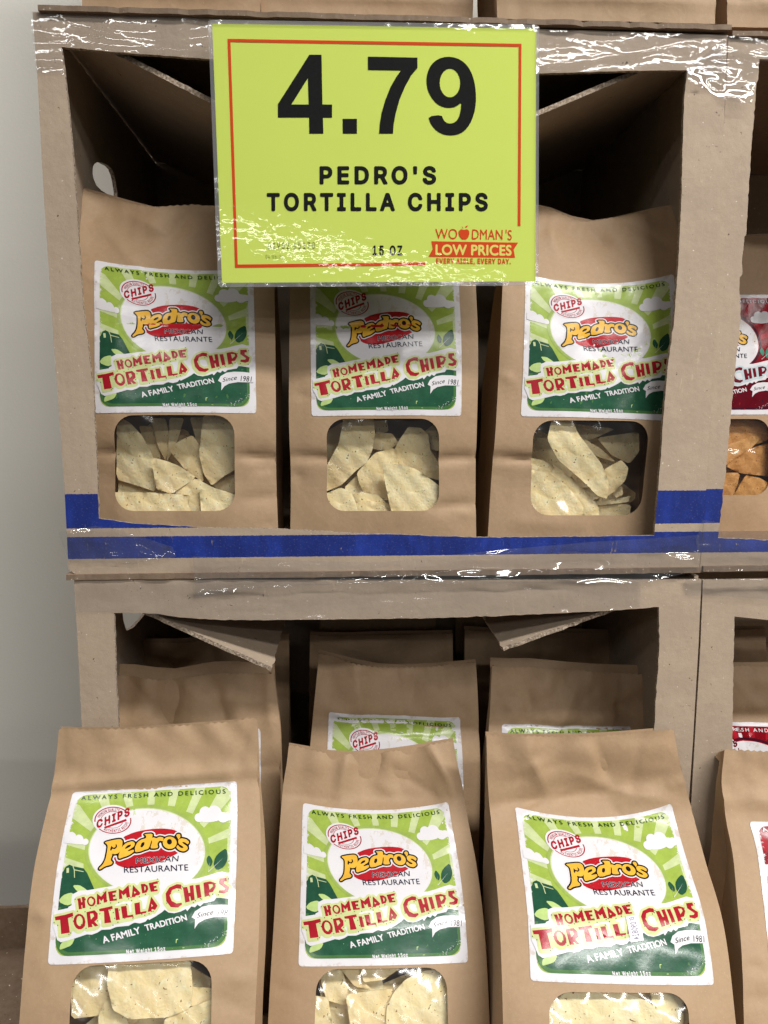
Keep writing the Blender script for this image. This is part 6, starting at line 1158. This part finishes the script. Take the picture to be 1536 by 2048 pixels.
chips('front right bag', L3, 'chips in the front right bag', 'chip', [
    ('shaded chip at the right edge', ZL3((930, 1560), (1115, 1580), (1120, 1800), (1000, 1800), (955, 1660))), ('big rounded chip filling the view', ZL3((370, 1640), (480, 1575), (620, 1558), (800, 1574), (922, 1618), (992, 1690), (1003, 1800), (560, 1850), (370, 1800)))], [(1097, 1983), (1376, 1985), (1385, 2150), (1094, 2150)])
chips('red label bag in the upper right box', UR, 'seasoned chips in the upper right bag', 'chip_red', [
    ('broad pale orange chip at the top', ZUR((120, 1120), (430, 1125), (430, 1250), (300, 1292), (120, 1300))), ('brown sloping chip in the middle', ZUR((120, 1410), (120, 1300), (300, 1240), (430, 1200), (300, 1322), (180, 1402))), ('large chip at the right', ZUR((170, 1402), (300, 1300), (430, 1265), (430, 1460), (260, 1442))),
    ('small chip at the lower left', ZUR((100, 1438), (250, 1438), (205, 1570), (100, 1570))), ('bright orange chip at the bottom', ZUR((192, 1570), (270, 1452), (350, 1468), (390, 1510), (360, 1570)))], [(1345, 838), (1540, 838), (1538, 990), (1342, 990)])

# date sticker on the label of the front right bag (rides on the bag: a part of it)
def sticker():
    q = L3.inv(ZL3((775, 1160), (840, 1150), (870, 1285), (800, 1297))); qm = quad_map(q)
    V, F = tri([[(0, 0), (1, 0), (1, 1), (0, 1)]], .2)
    F = [f[::-1] for f in F]
    def put(V, off):
        st = qm(V[:, 0], V[:, 1]); n = L3.normal(st[:, 0], st[:, 1]); return L3.pos(st[:, 0], st[:, 1])+n*off
    A = Art(); A.add(V, F, 'sticker', 0)
    A.text('090824', HUM, lambda p: np.c_[.22+.50*(1-p[:, 1])-.0, .24+.68*p[:, 0]], 'sticker_ink', 1, .006, .03, 9)
    A.text('EX', HUM, lambda p: np.c_[.25+.36*(1-p[:, 1]), .06+.13*p[:, 0]], 'sticker_ink', 1, .02, .0, 8)
    W = np.array(A.V); keys = sorted(set(A.M))
    FF = []
    for f in A.F:
        p = W[list(f)]; a = np.sum(p[:, 0]*np.roll(p[:, 1], -1)-np.roll(p[:, 0], -1)*p[:, 1]); FF.append(f if a < 0 else f[::-1])
    P = put(W[:, :2], (.0017+.0002*W[:, 2])[:, None])
    obj('date_sticker', P, FF, [M[k] for k in keys], L3b, [keys.index(m) for m in A.M])
sticker()

# ------------------------------------------------------------------ the price sign
YS = -.024
SG = thing('price_sign', 'laminated yellow price sign with red border reading 4.79', 'price sign', at(755, 570, YS))
def sgn(V, lift): return np.array([at(x, y, YS-lift) for x, y in V])
V, F, mi = slab([rrect(424, 46, 1073, 565, 2, 2, 2)], 60, lambda P: sgn(P[:, :], 0)*1.0, np.array([0, .0006, 0]))
# yellow sheet follows the slightly skewed outline seen in the photo
hq = homog([(424, 46), (1073, 46), (1073, 565), (424, 565)], [(424.5, 47.5), (1072.5, 57.5), (1071, 562.5), (444, 565.5)])
V, F, mi = slab([rrect(424, 46, 1073, 565, 2, 2, 2)], 60, lambda P: sgn(hq(P), 0), np.array([0, .0006, 0]))
obj('yellow_sheet', V, F, M['sign'], SG)
V, F, mi = slab([rrect(416, 38, 1079, 574, 9, 9, 5)], 22, lambda P: sgn(hq(P), .0012), np.array([0, .0022, 0]))
obj('laminate', V, F, M['laminate'], SG, smooth=False)
V, F = tri([rrect(416, 38, 1079, 574, 9, 9, 5), rrect(424, 46, 1073, 565, 2, 2, 2)], 22)
obj('sealed_edge', sgn(hq(V), .0016), [f[::-1] for f in F], M['laminate_edge'], SG)
A = Art()
fr = [(455, 77.5), (1043, 87.5), (1041, 452), (1035.5, 452), (1037.5, 93.5), (461, 84), (475.5, 529), (850.5, 524.5), (850.5, 530.5), (470, 535.5)]
A.poly([fr], 'sign_red', 1, 80)
zp = lambda *p: zz_(530, 90, 3.4133, p)
A.poly([zp((303, 66), (386, 66), (392, 406), (458, 406), (458, 496), (396, 496), (398, 605), (302, 605), (301, 495), (88, 495), (88, 404)), zp((293, 225), (298, 406), (180, 406))], 'sign_black', 1, 80)
A.poly([zp((530, 504), (628, 504), (628, 605), (531, 605))], 'sign_black', 1, 80)
A.poly([zp((702, 79), (1041, 86), (1041, 157), (1000, 205), (955, 285), (918, 375), (893, 465), (878, 545), (874, 605), (779, 605), (783, 540), (797, 460), (822, 375), (858, 285), (895, 220), (928, 174), (703, 171))], 'sign_black', 1, 80)
nine = [(1114, 487), (1206, 477), (1216, 508), (1236, 530), (1264, 538), (1298, 528), (1322, 498), (1336, 450), (1341, 390), (1312, 416), (1280, 428), (1240, 430), (1190, 415), (1145, 375), (1112, 315), (1100, 250), (1108, 190), (1135, 132), (1180, 95), (1240, 78), (1305, 86), (1362, 118), (1402, 170), (1428, 240), (1440, 320), (1440, 400), (1428, 470), (1400, 540), (1360, 590), (1310, 614), (1255, 619), (1200, 606), (1155, 572), (1126, 530)]
A.poly([chaikin(zp(*nine), 1, .25), ell(530+1263/3.4133, 90+259/3.4133, 70/3.4133, 98/3.4133, 26)], 'sign_black', 1, 80)
idn = lambda p: np.atleast_2d(p)
A.text("PEDRO'S", INTER, line_map(idn, (637.5, 366.5), (878, 366.5), 32), 'sign_black', 1, .034, .05, 24)
A.text('TORTILLA CHIPS', INTER, line_map(idn, (533.5, 420), (981, 420), 32), 'sign_black', 1, .034, .05, 24)
A.text('15 OZ', INTER, line_map(idn, (744, 509.5), (807, 509.5), 17.5), 'sign_black', 1, .030, .05, 20)
A.text('02902 65170', INTER, line_map(idn, (535, 498.5), (632, 497.5), 13), 'sign_grey', 1, .0, .03, 10)
A.text('04/06/24', INTER, line_map(idn, (531, 517.5), (568, 517.5), 8), 'sign_grey', 1, .0, .03, 9)
ws = lambda *p: zz_(840, 440, 6.4, p)
wm = lambda p: np.atleast_2d(p)/6.4+np.array([840, 440])
A.text('WO', HUM, line_map(wm, (195, 243), (482, 245), 130), 'sign_red', 1, .004, .01)
A.text('DMAN', HUM, line_map(wm, (655, 247), (1065, 254), 128), 'sign_red', 1, .004, .02)
A.text("'S", HUM, line_map(wm, (1088, 255), (1178, 257), 126), 'sign_red', 1, .004, .02)
A.poly([chaikin(ws((565, 128), (600, 115), (630, 140), (632, 185), (615, 225), (590, 252), (565, 247), (540, 252), (512, 222), (494, 185), (494, 142), (525, 115)), 1)], 'sign_red', 1, 80)
A.poly([chaikin(ws((575, 97), (588, 75), (614, 68), (608, 85), (595, 95)), 1)], 'sign_red', 1, 80); A.poly([ws((533, 84), (540, 82), (556, 103), (550, 106))], 'sign_red', 1, 80)
A.poly([ws((147, 272), (1256, 289), (1198, 380), (1217, 482), (108, 470), (163, 372))], 'sign_red', 1, 80)
A.text('LOW PRICES', HUM, line_map(wm, (190, 443), (1172, 452), 126), 'sign_let', 2, .030, .02)
A.text('EVERY AISLE, EVERY DAY.', INTER, line_map(wm, (204, 555), (1172, 562), 62), 'sign_red', 1, .034, .0, 14)
P2 = np.array(A.V); keys = sorted(set(A.M)); FF = []
for f in A.F:
    p = P2[list(f)]; a = np.sum(p[:, 0]*np.roll(p[:, 1], -1)-np.roll(p[:, 0], -1)*p[:, 1]); FF.append(f if a < 0 else f[::-1])
obj('printing', np.array([at(x, y, YS-.0002-.0001*l) for x, y, l in P2]), FF, [M[k] for k in keys], SG, [keys.index(m) for m in A.M])

# ------------------------------------------------------------------ render settings
SC.render.engine = 'CYCLES'
SC.cycles.max_bounces = 8; SC.cycles.transparent_max_bounces = 14; SC.cycles.glossy_bounces = 3; SC.cycles.diffuse_bounces = 4
SC.cycles.sample_clamp_indirect = 4.0; SC.cycles.caustics_reflective = False; SC.cycles.caustics_refractive = False
